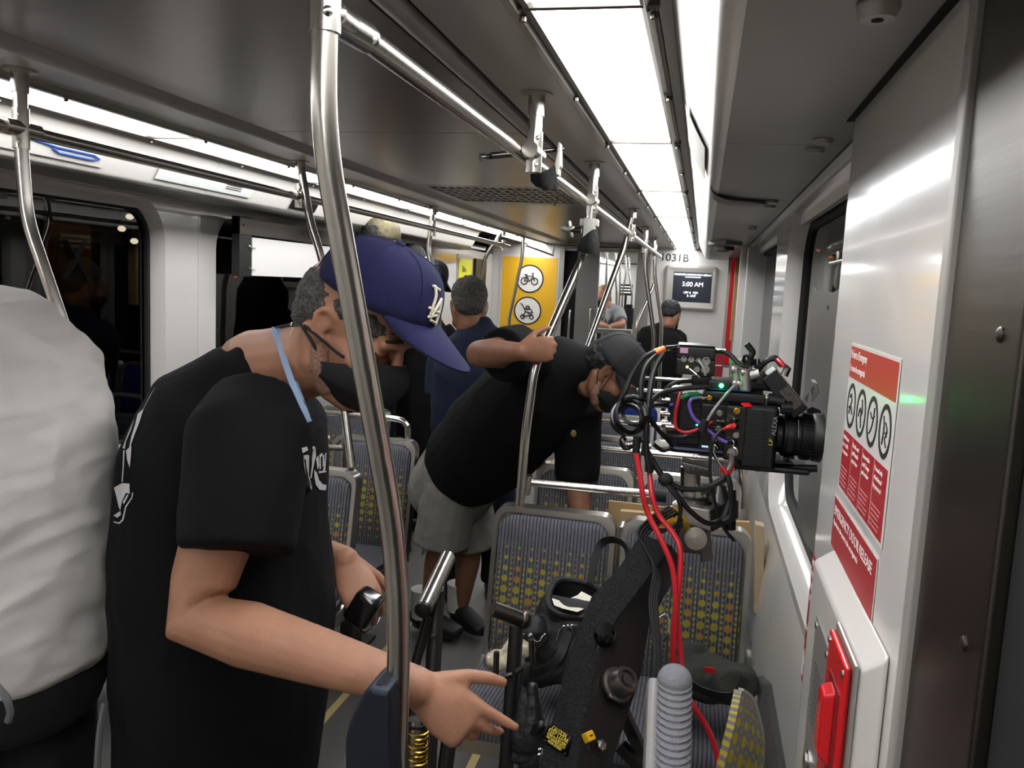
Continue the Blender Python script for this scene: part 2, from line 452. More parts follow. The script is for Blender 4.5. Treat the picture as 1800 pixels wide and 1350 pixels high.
wr = struct(build('wall_right', MB().lim((XR+.10, Y0, 0), (XR+.14, -.5, 1.97)), wallm))
wall_panel(wr, XR, 1, Y0, -.5, 0, 1.955)
wall_panel(wr, XR, 1, 1.30, 3.10, 0, 1.955, (1.36, 2.90, .97, 1.925, .16))
wall_panel(wr, XR, 1, 3.10, 5.15, 0, 1.955, (3.32, 4.95, .97, 1.925, .16))
wall_panel(wr, XR, 1, 6.75, 8.55, 0, 1.955)
# sloping ledge below the right windows
ledge = cr([(.262, .955), (.245, .86), (.225, .62), (.222, .40)], 4)
build('wall_bulge', strip(ledge+[(.26, .40), (.265, .955)], 1.44, 5.1), wallw, wr, angle=60)
build('wall_bulge', strip(ledge+[(.26, .40), (.265, .955)], 1.3, 4.9, True), wallw, wl, angle=60)
# doors: left pair (dark glass leaves) and right pair at the far end
doorm = mat('door_paint', '#77736d', .35, .3)
def sliding_door(n, X, sgn, y0, y1):
    d = struct(build('door_%d' % n, MB().lim((X+sgn*.055, y0-.02, 0), (X+sgn*.06, y1+.02, 1.96)), gap))
    for i, (a, b) in enumerate(((y0, (y0+y1)/2), ((y0+y1)/2, y1))):
        fm = MB(); z0, z1 = .35, 1.82
        for lo, hi in (((a+.004, .02), (b-.004, z0)), ((a+.004, z1), (b-.004, 1.93)), ((a+.004, z0), (a+.08, z1)), ((b-.08, z0), (b-.004, z1))):
            fm.lim((X+sgn*.02, lo[0], lo[1]), (X+sgn*.05, hi[0], hi[1]))
        lf = build('door_leaf', fm, doorm, d, bevel=.003)
        build('pane', MB().lim((X+sgn*.032, a+.08, z0), (X+sgn*.038, b-.08, z1)), winglass, lf)
    for y in (y0-.03, y1+.03):
        build('jamb', MB().lim((X-sgn*.02, y-.035, 0), (X+sgn*.05, y+.035, 1.95)), trimg, d, bevel=.006)
sliding_door(1, XL, -1, 5.08, 6.47)
sliding_door(2, XR, 1, 5.23, 6.67)
# ---- foreground door pocket: white panel, steel post and black door edge (right)
pw = struct(build('wall_door_pocket', MB().lim((.21, .812, 0), (.30, 1.425, 1.955)), wallw, bevel=.012, seg=3))
build('edge_strip', MB().lim((.206, .800, 0), (.30, .822, 1.955)), trimg, pw, bevel=.003)
build('ceiling_slot', MB().lim((.20, .75, 1.938), (.214, 1.43, 1.946)), gap, pw)
dp = struct(build('trim_door_post', MB().lim((.212, .625, 0), (.26, .800, 2.0)), mat('dark_brushed_post', '#5a554d', .34, 1., bump=.04, bscale=60, stretch=(1, .03, 1)), bevel=.004))
for z in (1.640, 1.405):
    sc = MB(); sc.lathe([(.006, 0), (.006, .0015), (.004, .003), (.0015, .003)], (.2125, .665, z), (-1, 0, 0), 12)
    build('screw', sc, steel_dark, dp)
build('door_rubber', MB().lim((.222, .52, 0), (.27, .624, 2.0)), rubber, dp, bevel=.004)
d3 = struct(build('door_3', MB().lim((.235, -.5, 0), (.28, .52, 2.0)), black, bevel=.004))
# ---- far bulkhead with the gangway opening
bh = struct(build('wall_end', MB().lim((XL, Y1, 0), (-1.42, Y1+.06, 2.14)), wallm))
build('bulkhead_panel', MB().lim((-.54, Y1, 0), (XR+.1, Y1+.06, 2.14)), wallm, bh)
build('bulkhead_header', MB().lim((-1.42, Y1+.01, 2.02), (-.54, Y1+.07, 2.14)), wallm, bh)
build('gangway_door', MB().lim((-1.285, Y1-.01, .02), (-1.06, Y1+.05, 2.02)), mat('grey_door', '#6f6d69', .4), bh, bevel=.004)
build('gangway_gap', MB().lim((-1.42, Y1+.05, 0), (-1.285, Y1+.10, 2.02)), gap, bh)
build('door_handle_rail', MB().tube(cr([(-1.33, Y1-.02, 1.40), (-1.33, Y1-.06, 1.38), (-1.33, Y1-.06, 1.02), (-1.33, Y1-.02, 1.0)], 4), .012), steel, bh)
build('door_handle_rail', MB().tube(cr([(-1.12, Y1-.02, 1.42), (-1.12, Y1-.06, 1.40), (-1.12, Y1-.06, .97), (-1.12, Y1-.02, .95)], 4), .012), steel, bh)
build('gangway_post', MB().lim((-.675, Y1-.03, 0), (-.535, Y1+.1, 2.02)), mat('grey_post', '#807d78', .4), bh, bevel=.01)
build('bulkhead_moulding', MB().lim((-1.475, Y1-.02, 0), (-1.42, Y1+.06, 2.06)), trimg, bh, bevel=.008)
build('header_rail', MB().tube([(-1.42, Y1-.02, 2.06), (-.54, Y1-.02, 2.06)], .014), steel, bh)
build('rear_partition', MB().lim((XL, Y0-.06, 0), (XR+.1, Y0, 2.14)), wallm, bh)
# ---- second car section beyond the gangway
for i, (x0, x1) in enumerate(((XL-.05, XL), (XR, XR+.05))):
    w2 = struct(build('wall_beyond_%s' % ('left', 'right')[i], MB().lim((x0, Y1+.1, 0), (x1, 15.5, 2.1)), wallm))
    for k in range(4):
        y = 9.2+k*1.5
        s = 1 if i == 0 else -1
        xx = x1 if i == 0 else x0
        build('dark_pane', MB().lim((xx, y, .95), (xx+s*.006, y+1.15, 1.85)), blackg, w2, bevel=.002)
struct(build('wall_far', MB().lim((XL, 15.4, 0), (XR, 15.5, 2.1)), wallm))
struct(build('ceiling_beyond', MB().lim((XL, Y1+.1, 2.12), (XR, 15.5, 2.16)), greyp))
for k, y in enumerate((9.0, 11.2, 13.4)):
    for i, (a, b) in enumerate(((-.33, -.12), (-1.81, -1.6))):
        t = thing('ceiling_light', 'light panel beyond the gangway, %s in its %s row' % (ORD[k], ('right', 'left')[i]), 'ceiling light', ((a+b)/2, y+1, 2.10), 'ceiling light panels beyond the gangway')
        build('diffuser', MB().lim((a, y, 2.10), (b, y+2.1, 2.118)), lampm, t)
        build('end_bar', MB().lim((a-.02, y-.02, 2.09), (b+.02, y, 2.12)), steel_dark, t)
def drop(px, py, Y):
    p = at(px, py, Y=Y); return V((p.x, p.y, .012))
# ================================================================== RAILS AND POLES
RZ = 1.958; RX = -.40; PR = .0155
def pole(label, pts, flange=None, tee=None, group='bent grab poles', bend=.05, r=PR, name='grab_pole', foot=True):
    """a bent steel tube; flange: z of the ceiling rosette, tee: z of the sleeve on the overhead rail"""
    pts = [V(p) for p in pts]
    t = thing(name, label, 'grab pole', pts[-1], group)
    path = [pts[0]]
    for i in range(1, len(pts)-1):          # rounded bends
        a, b, c = pts[i-1], pts[i], pts[i+1]
        d1 = min(bend, (b-a).length*.45); d2 = min(bend, (c-b).length*.45)
        p, q = b+(a-b).normalized()*d1, b+(c-b).normalized()*d2
        for k in range(6):
            u = k/5; path.append(p*(1-u)**2+b*2*u*(1-u)+q*u*u)
    path.append(pts[-1])
    build('tube', MB().tube(path, r, 18), steel, t, angle=60)
    if pts[-1].z < .02:
        build('floor_rosette', MB().lathe([(.036, 0), (.036, .004), (.022, .010)], (pts[-1].x, pts[-1].y, 0), (0, 0, 1), 20), trimg, t)
    if flange:
        x, y = pts[0].x, pts[0].y
        build('rosette', MB().lathe([(.036, 0), (.036, .003), (.024, .005), (.0165, .006)], (x, y, flange), (0, 0, -1), 24), trimg, t)
        build('top_sleeve', MB().tube([(x, y, flange-.004), (x, y, flange-.05)], r+.0035, 18), steel, t)
    if tee:
        x, y = pts[0].x, pts[0].y
        sl = build('tee_sleeve', MB().tube([(x, y, tee+.045), (x, y, tee-.045)], r+.003, 18), steel, t)
        build('tee_arm', MB().tube([(x, y-.05, tee), (x, y+.05, tee)], r+.0028, 18), steel, sl)
        for dz in (.03, -.03):
            build('set_screw', MB().lathe([(.005, 0), (.005, .002), (.002, .003)], (x+r*.6, y-r-.001, tee+dz), (.3, -1, 0), 10), chrome, sl)
    return t

def rail(label, a, b, r=PR):
    t = thing('overhead_rail', label, 'handrail', a, 'overhead rails')
    build('tube', MB().tube([a, b], r, 18), steel, t, angle=60)
    for p in (a, b):
        build('end_cap', MB().ell(p, (r, r*.6, r), n=12, m=8), steel, t)
    return t
rail('long overhead rail along the right side of the aisle', (RX-.04, .93, RZ), (RX, 7.6, RZ))
rail('long overhead rail along the left side of the aisle', (-1.555, -1.2, RZ), (-1.60, 6.8, RZ))
# right side poles
P1 = pole('big foreground bent pole in front of the man in the navy cap', [(-.447, .92, 2.088), at(567, 235, Y=.92), at(690, 920, Y=1.0), at(702, 1090, Y=1.0), drop(700, 1600, Y=1.0)], flange=2.088, bend=.07)
tsl = build('tee_sleeve', MB().tube([(-.447, .92, 2.05), (-.447, .92, 1.935)], PR+.003, 20), steel, P1)
build('tee_arm', MB().tube([(-.447, .925, RZ), (-.438, 1.02, RZ)], PR+.003, 20), steel, tsl)
for p in ((-.437, .905, 1.955), (-.425, 1.005, 1.952)):
    build('set_screw', MB().lathe([(.006, 0), (.006, .002), (.0025, .004)], p, (.7, -.7, 0), 12), chrome, tsl)
# short hanger carrying the rail
h = pole('short ceiling hanger holding the right rail beside the clamp', [(RX, 1.9, 2.088), (RX, 1.9, RZ)], flange=2.088, tee=RZ, group='rail hangers', name='rail_hanger')
P3 = pole('bent pole gripped by the stooping man', [(RX, 2.92, 2.088), at(1036, 428, Y=2.92), at(940, 645, Y=2.66), at(924, 760, Y=2.64), at(912, 905, Y=2.64)], flange=2.088, tee=RZ)
P4 = pole('bent pole rising behind the cap of the stooping man', [(RX, 4.55, 2.088), at(1098, 432, Y=4.55), at(1022, 640, Y=4.1), V((-.585, 4.115, .93))], flange=2.088, tee=RZ)
P5 = pole('thin pole before the end wall, left one of the pair', [(-.42, 5.85, 2.088), at(1134, 475, Y=5.85), at(1150, 592, Y=5.85), drop(1151, 760, Y=5.85)], flange=2.088, tee=RZ)
P6 = pole('thin pole before the end wall, right one of the pair', [(-.43, 7.0, 2.088), at(1151, 487, Y=7.), at(1163, 569, Y=7.), drop(1164, 680, Y=7.)], flange=2.088, tee=RZ)
P7 = pole('slanting pole beside the far black-shirted back', [at(1152, 430, Y=7.5), at(1150, 500, Y=7.5), at(1119, 570, Y=7.3), drop(1115, 680, Y=7.3)])
# left side poles
def lp(label, pts, **k): return pole(label, pts, flange=2.088, tee=RZ, **k)
lp('bent pole behind the white-shirted back at the left edge', [(-1.556, 1.655, 2.088), at(38, 270, Y=1.655), at(47, 385, Y=1.655), at(134, 640, Y=1.655), drop(150, 800, Y=1.655)])
lp('bent pole by the white light board on the left', [(-1.56, 3.02, 2.088), at(544, 385, Y=3.02), at(566, 455, Y=3.02), at(585, 560, Y=3.02), V((-1.262, 2.90, .93))])
lp('bent pole left of the grey-haired man, nearest the dark cap', [(-1.59, 4.75, 2.088), at(752, 440, Y=4.75), at(772, 520, Y=4.75), drop(775, 760, Y=4.75)])
lp('bent pole above the grey-haired man', [(-1.61, 6.6, 2.088), at(853, 452, Y=6.6), at(838, 520, Y=6.6), drop(836, 700, Y=6.6)])
pole('bent pole in front of the yellow bicycle sign', [(-1.62, 7.4, 2.088), at(918, 453, Y=7.4), at(895, 560, Y=7.4), drop(893, 700, Y=7.4)], flange=2.088)
# thin wall rail near the yellow sign
t = thing('wall_handrail', 'thin square handrail above the yellow bicycle sign', 'handrail', at(925, 432, Y=8.0))
build('tube', MB().tube([at(923, 431, Y=7.6), at(972, 449, Y=8.2), at(974, 432, Y=8.2)], .009, 10), steel, t)
# poles of the section beyond the gangway
for i, (x0, x1) in enumerate(((1066, 1060), (1082, 1090), (1090, 1085), (1100, 1093), (1106, 1112))):
    yy = 9.6+.7*i
    pole('slim pole seen through the gangway, %s from the left' % ['first', 'second', 'third', 'fourth', 'fifth'][i], [V((at(x0, 455, Y=yy).x, yy, 2.12)), at(x0, 480, Y=yy), at((x0+x1)/2+2*(-1)**i, 515, Y=yy), V((at(x1, 560, Y=yy).x, yy, 0))], r=.013, group='poles beyond the gangway')
t = thing('overhead_rail', 'short overhead rail seen through the gangway', 'handrail', at(1050, 478, Y=9.5), 'overhead rails')
build('tube', MB().tube([at(1050, 461, Y=9.5), at(1112, 473, Y=12.4)], .013), steel, t)
# ================================================================== SEATS
def fabric(name, base, dot_a, dot_b, rib_dark, dots=True, ax='Z', uv=None):
    """ribbed transit moquette printed with rows of round dots"""
    m = bpy.data.materials.new(name); m.use_nodes = True; nt = m.node_tree; N = nt.nodes; b = N['Principled BSDF']
    b.inputs['Roughness'].default_value = .85; b.inputs['Specular IOR Level'].default_value = .2
    tc = N.new('ShaderNodeTexCoord'); sp = N.new('ShaderNodeSeparateXYZ'); nt.links.new(tc.outputs['Object'], sp.inputs[0])
    def mth(op, a, b_=None, c=None):
        n = N.new('ShaderNodeMath'); n.operation = op
        for i, q in enumerate((a, b_, c)):
            if q is None: continue
            if isinstance(q, (int, float)): n.inputs[i].default_value = q
            else: nt.links.new(q, n.inputs[i])
        return n.outputs[0]
    X = sp.outputs['X']; Z = sp.outputs[ax]
    if uv:
        nt.links.new(tc.outputs['UV'], sp.inputs[0]); X = mth('MULTIPLY', X, uv[0]); Z = mth('MULTIPLY_ADD', Z, uv[1], .64-uv[1]*.55)
    def mixc(f, a, b_):
        n = N.new('ShaderNodeMix'); n.data_type = 'RGBA'; nt.links.new(f, n.inputs[0])
        for q, i in ((a, 6), (b_, 7)):
            if isinstance(q, tuple): n.inputs[i].default_value = q
            else: nt.links.new(q, n.inputs[i])
        return n.outputs[2]
    rib = mth('FRACT', mth('MULTIPLY', X, 1/.0115))
    ribm = mth('LESS_THAN', rib, .38)
    col = mixc(ribm, hexc(base), hexc(rib_dark))
    if dots:
        sx, sz = .042, .034
        # radius: largest in the middle of the back, fading out at its two ends
        mid = mth('SUBTRACT', 1.0, mth('POWER', mth('ABSOLUTE', mth('DIVIDE', mth('SUBTRACT', Z, .64), .20)), 1.6))
        def dotset(ox, oz, rmax, sx, sz):
            u = mth('SUBTRACT', mth('FRACT', mth('ADD', mth('DIVIDE', X, sx), 10+ox)), .5)
            v = mth('SUBTRACT', mth('FRACT', mth('ADD', mth('DIVIDE', Z, sz), 10+oz)), .5)
            d = mth('SQRT', mth('ADD', mth('POWER', mth('MULTIPLY', u, sx), 2), mth('POWER', mth('MULTIPLY', v, sz), 2)))
            return mth('LESS_THAN', d, mth('MULTIPLY', mid, rmax))
        big = dotset(0, 0, .0125, sx, sz); sm = dotset(.5, .5, .0046, sx, sz*.5)
        ci = mth('FRACT', mth('MULTIPLY', mth('ADD', mth('FLOOR', mth('DIVIDE', X, sx)), mth('MULTIPLY', mth('FLOOR', mth('DIVIDE', Z, sz)), 3)), .37))
        dc = mixc(mth('LESS_THAN', ci, .34), hexc(dot_a), hexc(dot_b))
        col = mixc(sm, col, hexc(dot_a)); col = mixc(big, col, dc)
    nz = N.new('ShaderNodeTexNoise'); nz.inputs['Scale'].default_value = 40
    nt.links.new(tc.outputs['Object'], nz.inputs['Vector'])
    hsv = N.new('ShaderNodeHueSaturation'); nt.links.new(col, hsv.inputs['Color'])
    nt.links.new(mth('MULTIPLY_ADD', nz.outputs[0], .6, .7), hsv.inputs['Value'])
    nt.links.new(hsv.outputs[0], b.inputs['Base Color'])
    bp = N.new('ShaderNodeBump'); bp.inputs['Strength'].default_value = .5; bp.inputs['Distance'].default_value = .002
    nt.links.new(mth('ABSOLUTE', mth('SUBTRACT', rib, .5)), bp.inputs['Height']); nt.links.new(bp.outputs[0], b.inputs['Normal'])
    return m
fab = fabric('dotted_seat_fabric', '#66666b', '#a2943e', '#a67c3a', '#414248')
fab_seat = fabric('ribbed_seat_fabric', '#606066', '#a3942f', '#a8742a', '#3f4046', dots=False)
fab_blue = fabric('blue_seat_fabric', '#1d3378', '#2c4a9c', '#2c4a9c', '#15255c', dots=False)
shellm = mat('seat_shell_steel', '#aaa69e', .28, .9)
SW = .405       # width of one seat
def make_seat(dots=True, mats=None):
    """faces -Y, origin on the floor under the back"""
    f1, f2 = mats or (fab, fab_seat)
    t = thing('transit_seat', 'seat', 'seat')
    # side profile of the back (y, z): slightly reclined
    def yb(z): return -.10*(.92-z)/.5*.9
    hw = SW/2
    def outline(hw, z0, z1, r, k=5):
        o = [(-hw, z0)]
        for i in range(k+1):
            a = radians(180-90*i/k); o.append((-hw+r+r*cos(a), z1-r+r*sin(a)))
        for i in range(k+1):
            a = radians(90-90*i/k); o.append((hw-r+r*cos(a), z1-r+r*sin(a)))
        return o+[(hw, z0)]
    mb = MB(); O = outline(hw, .38, .925, .045)
    rings = [[V((x, yb(z)+d, z)) for x, z in O] for d in (.045, -.012)]
    O2 = outline(hw-.016, .40, .908, .04); rings.append([V((x, yb(z)-.012, z)) for x, z in O2]); rings.append([V((x, yb(z)+.004, z)) for x, z in O2])
    mb.loft(rings); build('shell_back', mb, shellm, t, angle=45)
    # upholstered insert of the back
    O3 = outline(hw-.020, .41, .900, .055); O4 = outline(hw-.032, .42, .888, .05)
    mb = MB(); mb.loft([[V((x, yb(z)+.0, z)) for x, z in O3], [V((x, yb(z)-.016, z)) for x, z in O3], [V((x, yb(z)-.024, z)) for x, z in O4]])
    build('back_cushion', mb, f1, t, angle=60)
    # seat pan and cushion
    prof = cr([(-.085, .46), (-.13, .425), (-.30, .435), (-.46, .45), (-.52, .44), (-.535, .40)], 4)
    low = [(y+.004, z-.045) for y, z in prof]
    mb = MB(); mb.loft([[V((x, y, z)) for y, z in prof+low[::-1]] for x in (-hw, hw)]); build('seat_pan', mb, shellm, t, bevel=.004)
    pr2 = [(y, z+.020) for y, z in prof]
    mb = MB(); mb.loft([[V((x, y, z+dz)) for (y, z), dz in zip(pr2, [0]*len(pr2))]+[V((x, y, z-.02)) for y, z in pr2[::-1]] for x in (-hw+.015, hw-.015)])
    build('seat_cushion', mb, f2, t, bevel=.010)
    build('pedestal', MB().beam((0, -.22, 0), (0, -.22, .40), .06, .12), steel_dark, t, bevel=.01)
    build('foot_plate', MB().box((0, -.22, .008), (.12, .30, .016)), steel_dark, t, bevel=.003)
    return t
seat0 = make_seat(); seatb = make_seat(mats=(fab_blue, fab_blue))
first = {'g': seat0, 'b': seatb}; used = set()
def seat(x, y, label, group, kind='g', back=0.):
    o = first[kind]
    if kind not in used: used.add(kind); o.location = (x, y, 0); ORG[o.name] = V((x, y, 0)); o['label'] = label; o['group'] = group; return o
    return dup(o, (x, y, 0), 0, label, group)
RS = [(2.63, 'front'), (3.34, 'second'), (4.08, 'third'), (4.80, 'fourth')]
for y, n in RS:
    for x, w_ in ((-.422, 'aisle'), (.003, 'window')):
        nm = {'front': {'aisle': 'dotted grey seat with the black bag on it', 'window': 'dotted grey seat by the right window behind the camera arm'},
              'second': {'aisle': 'dotted seat the stooping man reaches down to', 'window': 'dotted seat behind the cardboard sheets'},
              'third': {'aisle': 'third-row dotted seat beside the aisle, right side', 'window': 'third-row dotted seat hidden behind the film camera'},
              'fourth': {'aisle': 'fourth-row dotted seat beside the aisle, right side', 'window': 'fourth-row dotted seat at the right window'}}[n][w_]
        seat(x, y, nm, 'dotted seats on the right')
seat(-.42, 5.5, 'blue seat under the cap of the stooping man', 'blue priority seats', 'b')
seat(.015, 5.5, 'blue seat behind the loops of black cable', 'blue priority seats', 'b')
for y, n in ((2.86, 'nearest'), (3.52, 'middle'), (4.30, 'rear')):
    for x, w_ in ((-1.42, 'aisle'), (-1.86, 'window')):
        if n == 'rear' and w_ == 'aisle': continue
        seat(x, y, '%s left-hand dotted seat on the %s side behind the navy-capped man' % (n, w_), 'dotted seats on the left')
# silver spacer boxes between the seats of each right-hand pair
for y, n in RS[:3]:
    t = tag(build('seat_divider', MB().lim((-.212, y-.02, .30), (-.195, y+.05, .90)), shellm, bevel=.004), 'narrow steel divider between the two seats of the %s right row' % n, 'seat divider', 'seat dividers')
# grab bars running over the seat backs
def seatbar(y, n, x0=-.62, x1=.20, z=.99):
    t = thing('seat_grab_bar', 'horizontal steel bar over the backs of the %s right-hand row' % n, 'grab bar', (x0, y, .9), 'bars over the seat backs')
    build('tube', MB().tube(cr([(x0, y+.07, .90), (x0, y+.07, z-.03), (x0+.03, y+.07, z), (x0+.1, y+.07, z), (x1-.05, y+.07, z), (x1, y+.07, z-.02), (x1+.02, y+.07, .8)], 5), .0145, 12), steel, t)
for y, n in RS[1:]: seatbar(y, n)
seatbar(5.5, 'blue'); seatbar(6.3, 'rearmost')
t = thing('seat_grab_bar', 'steel crossbar welded to the pole gripped by the stooping man', 'grab bar', at(925, 848, Y=2.66), 'bars over the seat backs')
build('tube', MB().tube([at(925, 847, Y=2.66), at(1160, 871, Y=2.72)], .0145, 14), steel, t)
build('joint', MB().tube([at(927, 835, Y=2.655), at(922, 868, Y=2.655)], .019, 14), steel, t)
build('rubber_cap', MB().tube([at(1148, 869, Y=2.72), at(1172, 873, Y=2.72)], .021, 14), rubber, t)
# loops over the left seats
for (y, a, b, n) in ((3.58, 640, 718, 'over the middle left seat'), (4.36, 560, 640, 'over the rear left seat')):
    t = thing('seat_grab_loop', 'curved steel loop %s' % n, 'grab bar', (-1.4, y, .9), 'loops over the left seats')
    x0, x1 = at(a, 740, Y=y).x, at(b, 740, Y=y).x
    z = at(700, 737, Y=y).z if y < 4 else .98
    build('tube', MB().tube(cr([(x0-.3, y, z), (x0, y, z), (x1-.06, y, z), (x1-.012, y, z-.02), (x1, y, z-.07), (x1, y, .70)], 6), .0145, 12), steel, t)
t = thing('seat_post', 'upright steel tube with crossbar between the left-hand seats', 'grab bar', at(607, 790, Y=3.2))
build('upright', MB().tube([at(608, 740, Y=3.2), at(604, 850, Y=3.2)], .014, 12), steel, t)
build('crossbar', MB().tube([at(560, 786, Y=3.2), at(606, 788, Y=3.2)], .014, 12), steel, t)
# ---- flip-up seat by the door pocket: cushion edge on, and its curved back
fs = thing('flip_up_seat', 'flipped-up seat cushion with ribbed grey edge by the white panel', 'seat', at(1180, 1350, Y=1.25))
A, B = at(1186, 1195, Y=1.25), at(1180, 1440, Y=1.12)
x_, y_, d_ = basis(B-A); wdt = .060
prof = []
mb = MB(); rg = []
for i in range(40):
    u = i/39; c = A.lerp(B, u); k = .030 if i else .022
    rib = .0016*(1 if i % 2 else -1)
    rg.append([c+V((cos(2*pi*j/16)*(.026+rib), sin(2*pi*j/16)*(.033+rib), 0)) for j in range(16)])
mb.loft([[p*1 for p in r] for r in rg])
plain_f = mat('plain_grey_fabric', '#7b7b80', .9, bump=.3, bscale=200)
build('ribbed_edge', mb, plain_f, fs, angle=20)
build('rounded_top', MB().ell(A, (.027, .034, .022)), plain_f, fs)
mb = MB(); mb.beam(A+V((-.032, .02, -.02)), B+V((-.032, .02, 0)), .022, .06); build('cushion_back_shell', mb, mat('seat_grey_plastic', '#8e8b88', .4), fs, bevel=.008)
# curved bucket back seen from the side
bk = thing('dotted_bucket_seat', 'curved dotted seat back in the lower right corner', 'seat', at(1290, 1350, Y=1.36))
rows = []
ctrl = [[at(1240, 1480, Y=1.25), at(1262, 1390, Y=1.24), at(1290, 1280, Y=1.24), at(1304, 1214, Y=1.27)],
        [at(1270, 1490, Y=1.33), at(1288, 1400, Y=1.31), at(1312, 1290, Y=1.30), at(1316, 1222, Y=1.31)],
        [at(1300, 1500, Y=1.39), at(1315, 1410, Y=1.37), at(1330, 1300, Y=1.36), at(1326, 1236, Y=1.345)],
        [at(1322, 1500, Y=1.43), at(1336, 1410, Y=1.41), at(1342, 1310, Y=1.39), at(1334, 1262, Y=1.37)]]
cc = [cr(c, 8) for c in ctrl]
rows = [cr([c[i] for c in cc], 5) for i in range(len(cc[0]))]
fabc = fabric('dotted_fabric_curved', '#8d8b88', '#b9a640', '#b9a640', '#77767a', ax='Y', uv=(.20, .34))
mb = MB(); mb.grid(rows, .012); bo = build('upholstery', mb, fabc, bk, angle=60)
uvl = bo.data.uv_layers.new(name='UVMap'); nr_, nc_ = len(rows), len(rows[0])
flat_ = [V(p)-ORG[bk.name] for r_ in rows for p in r_]
for lp_ in bo.data.loops:
    co = bo.data.vertices[lp_.vertex_index].co; k_ = min(range(len(flat_)), key=lambda q_: (flat_[q_]-co).length_squared)
    uvl.data[lp_.index].uv = ((k_ % nc_)/(nc_-1), (k_//nc_)/(nr_-1))
mb = MB(); mb.grid([[p+V((.004, .016, -.004)) for p in r] for r in rows], .008); build('shell', mb, mat('seat_grey_plastic', '#8e8b88', .4), bk, angle=60)
# acrylic draught screen beside it
ag = glass_mat('clear_screen', '#c9cbca', rough=.03)
t = tag(build('draught_screen', MB().prism([at(1330, 1190, Y=1.5), at(1345, 1205, Y=1.48), at(1395, 1500, Y=1.36), at(1340, 1500, Y=1.40)], (.012, .01, 0)), ag), 'smoky clear plastic screen beside the folding seat', 'screen')
# ================================================================== CAMERA DOLLY AND FILM CAMERA
carpet = mat('speckled_carpet', '#2a2a2b', .95, noise_amt=.75, nscale=330, bump=.9, bscale=420, spec=.1)
dgrey = mat('dark_grey_metal', '#2f2d2b', .38, .6, noise_amt=.08, nscale=12)
dmetal = mat('machined_grey_metal', '#6d6a66', .32, .9)
yel = mat('yellow_plastic', '#d3a51d', .4)
blk2 = mat('camera_black', '#070708', .45, bump=.05, bscale=200)
blk3 = mat('camera_black_satin', '#0d0d0f', .3)
conn = mat('connector_nickel', '#a9a6a0', .25, 1.)
brass = mat('connector_brass', '#c19a3c', .25, 1.)
bluean = mat('blue_anodised', '#1f2f86', .3, .5)
cable_b = mat('cable_black', '#0c0c0d', .45)
cable_r = mat('cable_red', '#c01d28', .4)
def pbox(mb, x0, y0, x1, y1, Y, dep):
    a, b = at(x0, y0, Y=Y), at(x1, y1, Y=Y); return mb.lim((a.x, Y, b.z), (b.x, Y+dep, a.z))
D = thing('camera_dolly', 'black camera dolly with carpeted boom arm carrying the film camera', 'camera dolly', (-.15, 1.4, 0))
# low chassis with wheels (below the frame)
build('chassis', MB().lim((-.38, .95, .12), (.08, 1.95, .30)), dgrey, D, bevel=.02)
for x in (-.34, .04):
    for y in (1.08, 1.82):
        build('wheel', MB().cyl((x-.03, y, .10), (x+.03, y, .10), .10, n=24), rubber, D)
# boom arm: ridge R nearest the viewer, carpet face to L, metal side plate to S
Ypos = [1.60, 1.535, 1.45, 1.36, 1.24, 1.13]
Rp = [(1182, 962), (1138, 1020), (1083, 1092), (1052, 1165), (1022, 1300), (1003, 1420)]
Lp = [(1128, 940), (1090, 1000), (1040, 1052), (1000, 1165), (968, 1290), (930, 1420)]
Sp = [(1205, 990), (1168, 1050), (1142, 1100), (1128, 1185), (1080, 1330), (1050, 1420)]
Rr = [at(x, y, Y=q) for (x, y), q in zip(Rp, Ypos)]
Ll = [at(x, y, Y=q+.055) for (x, y), q in zip(Lp, Ypos)]
Ss = [at(x, y, Y=q+.05) for (x, y), q in zip(Sp, Ypos)]
Rr.append(V((-.13, 1.13, .29))); Ll.append(V((-.19, 1.17, .29))); Ss.append(V((-.09, 1.18, .29)))
cutL = [r.lerp(l, .03) for r, l in zip(Rr, Ll)]
mb = MB(); mb.loft([[r, s, l+(s-r)*.9, l+(s-r)*.15] for r, s, l in zip(Rr, Ss, Ll)]); arm = build('boom_arm', mb, dgrey, D, angle=30, bevel=.002)
def offn(a, b, c, k):
    n = (b-a).cross(c-a).normalized()
    if n.dot(CAM-a) < 0: n = -n
    return n*k
mb = MB(); rows = []
for i in range(len(Rr)):
    j = min(i, len(Rr)-2); n = offn(Rr[j], Ll[j], Rr[j+1], .004)
    rows.append([Rr[i].lerp(Ll[i], u)+n for u in (.0, .25, .5, .75, 1.0)])
mb.grid(rows, .006); cp = build('carpet_top', mb, carpet, D, angle=40)
nS = offn(Rr[3], Ss[3], Rr[4], 1)
def plate_pt(px, py, k=0.):          # a point on the side plate under a photo position
    best = None
    d = at(px, py, Y=1.)-CAM
    for i in range(len(Rr)-2):
        a, n = Rr[i], (Ss[i]-Rr[i]).cross(Rr[i+1]-Rr[i])
        if abs(n.dot(d)) < 1e-9: continue
        t = n.dot(a-CAM)/n.dot(d); p = CAM+d*t
        if Rr[i].z+.02 >= p.z >= Rr[i+1].z-.05: best = p; break
    return (best or at(px, py, Y=1.4))+nS*k
hub = plate_pt(1083, 1205)
build('pivot_hub', MB().lathe([(.030, 0), (.030, .006), (.025, .008), (.023, .030), (.021, .034), (.016, .034), (.014, .028), (.010, .028), (.009, .033), (.004, .033)], hub, nS, 28), dmetal, D)
for (x, y) in ((1096, 1187), (1072, 1224), (1108, 1119)):
    build('cap_screw', MB().lathe([(.0055, 0), (.0055, .006), (.003, .007)], plate_pt(x, y), nS, 12), conn, D)
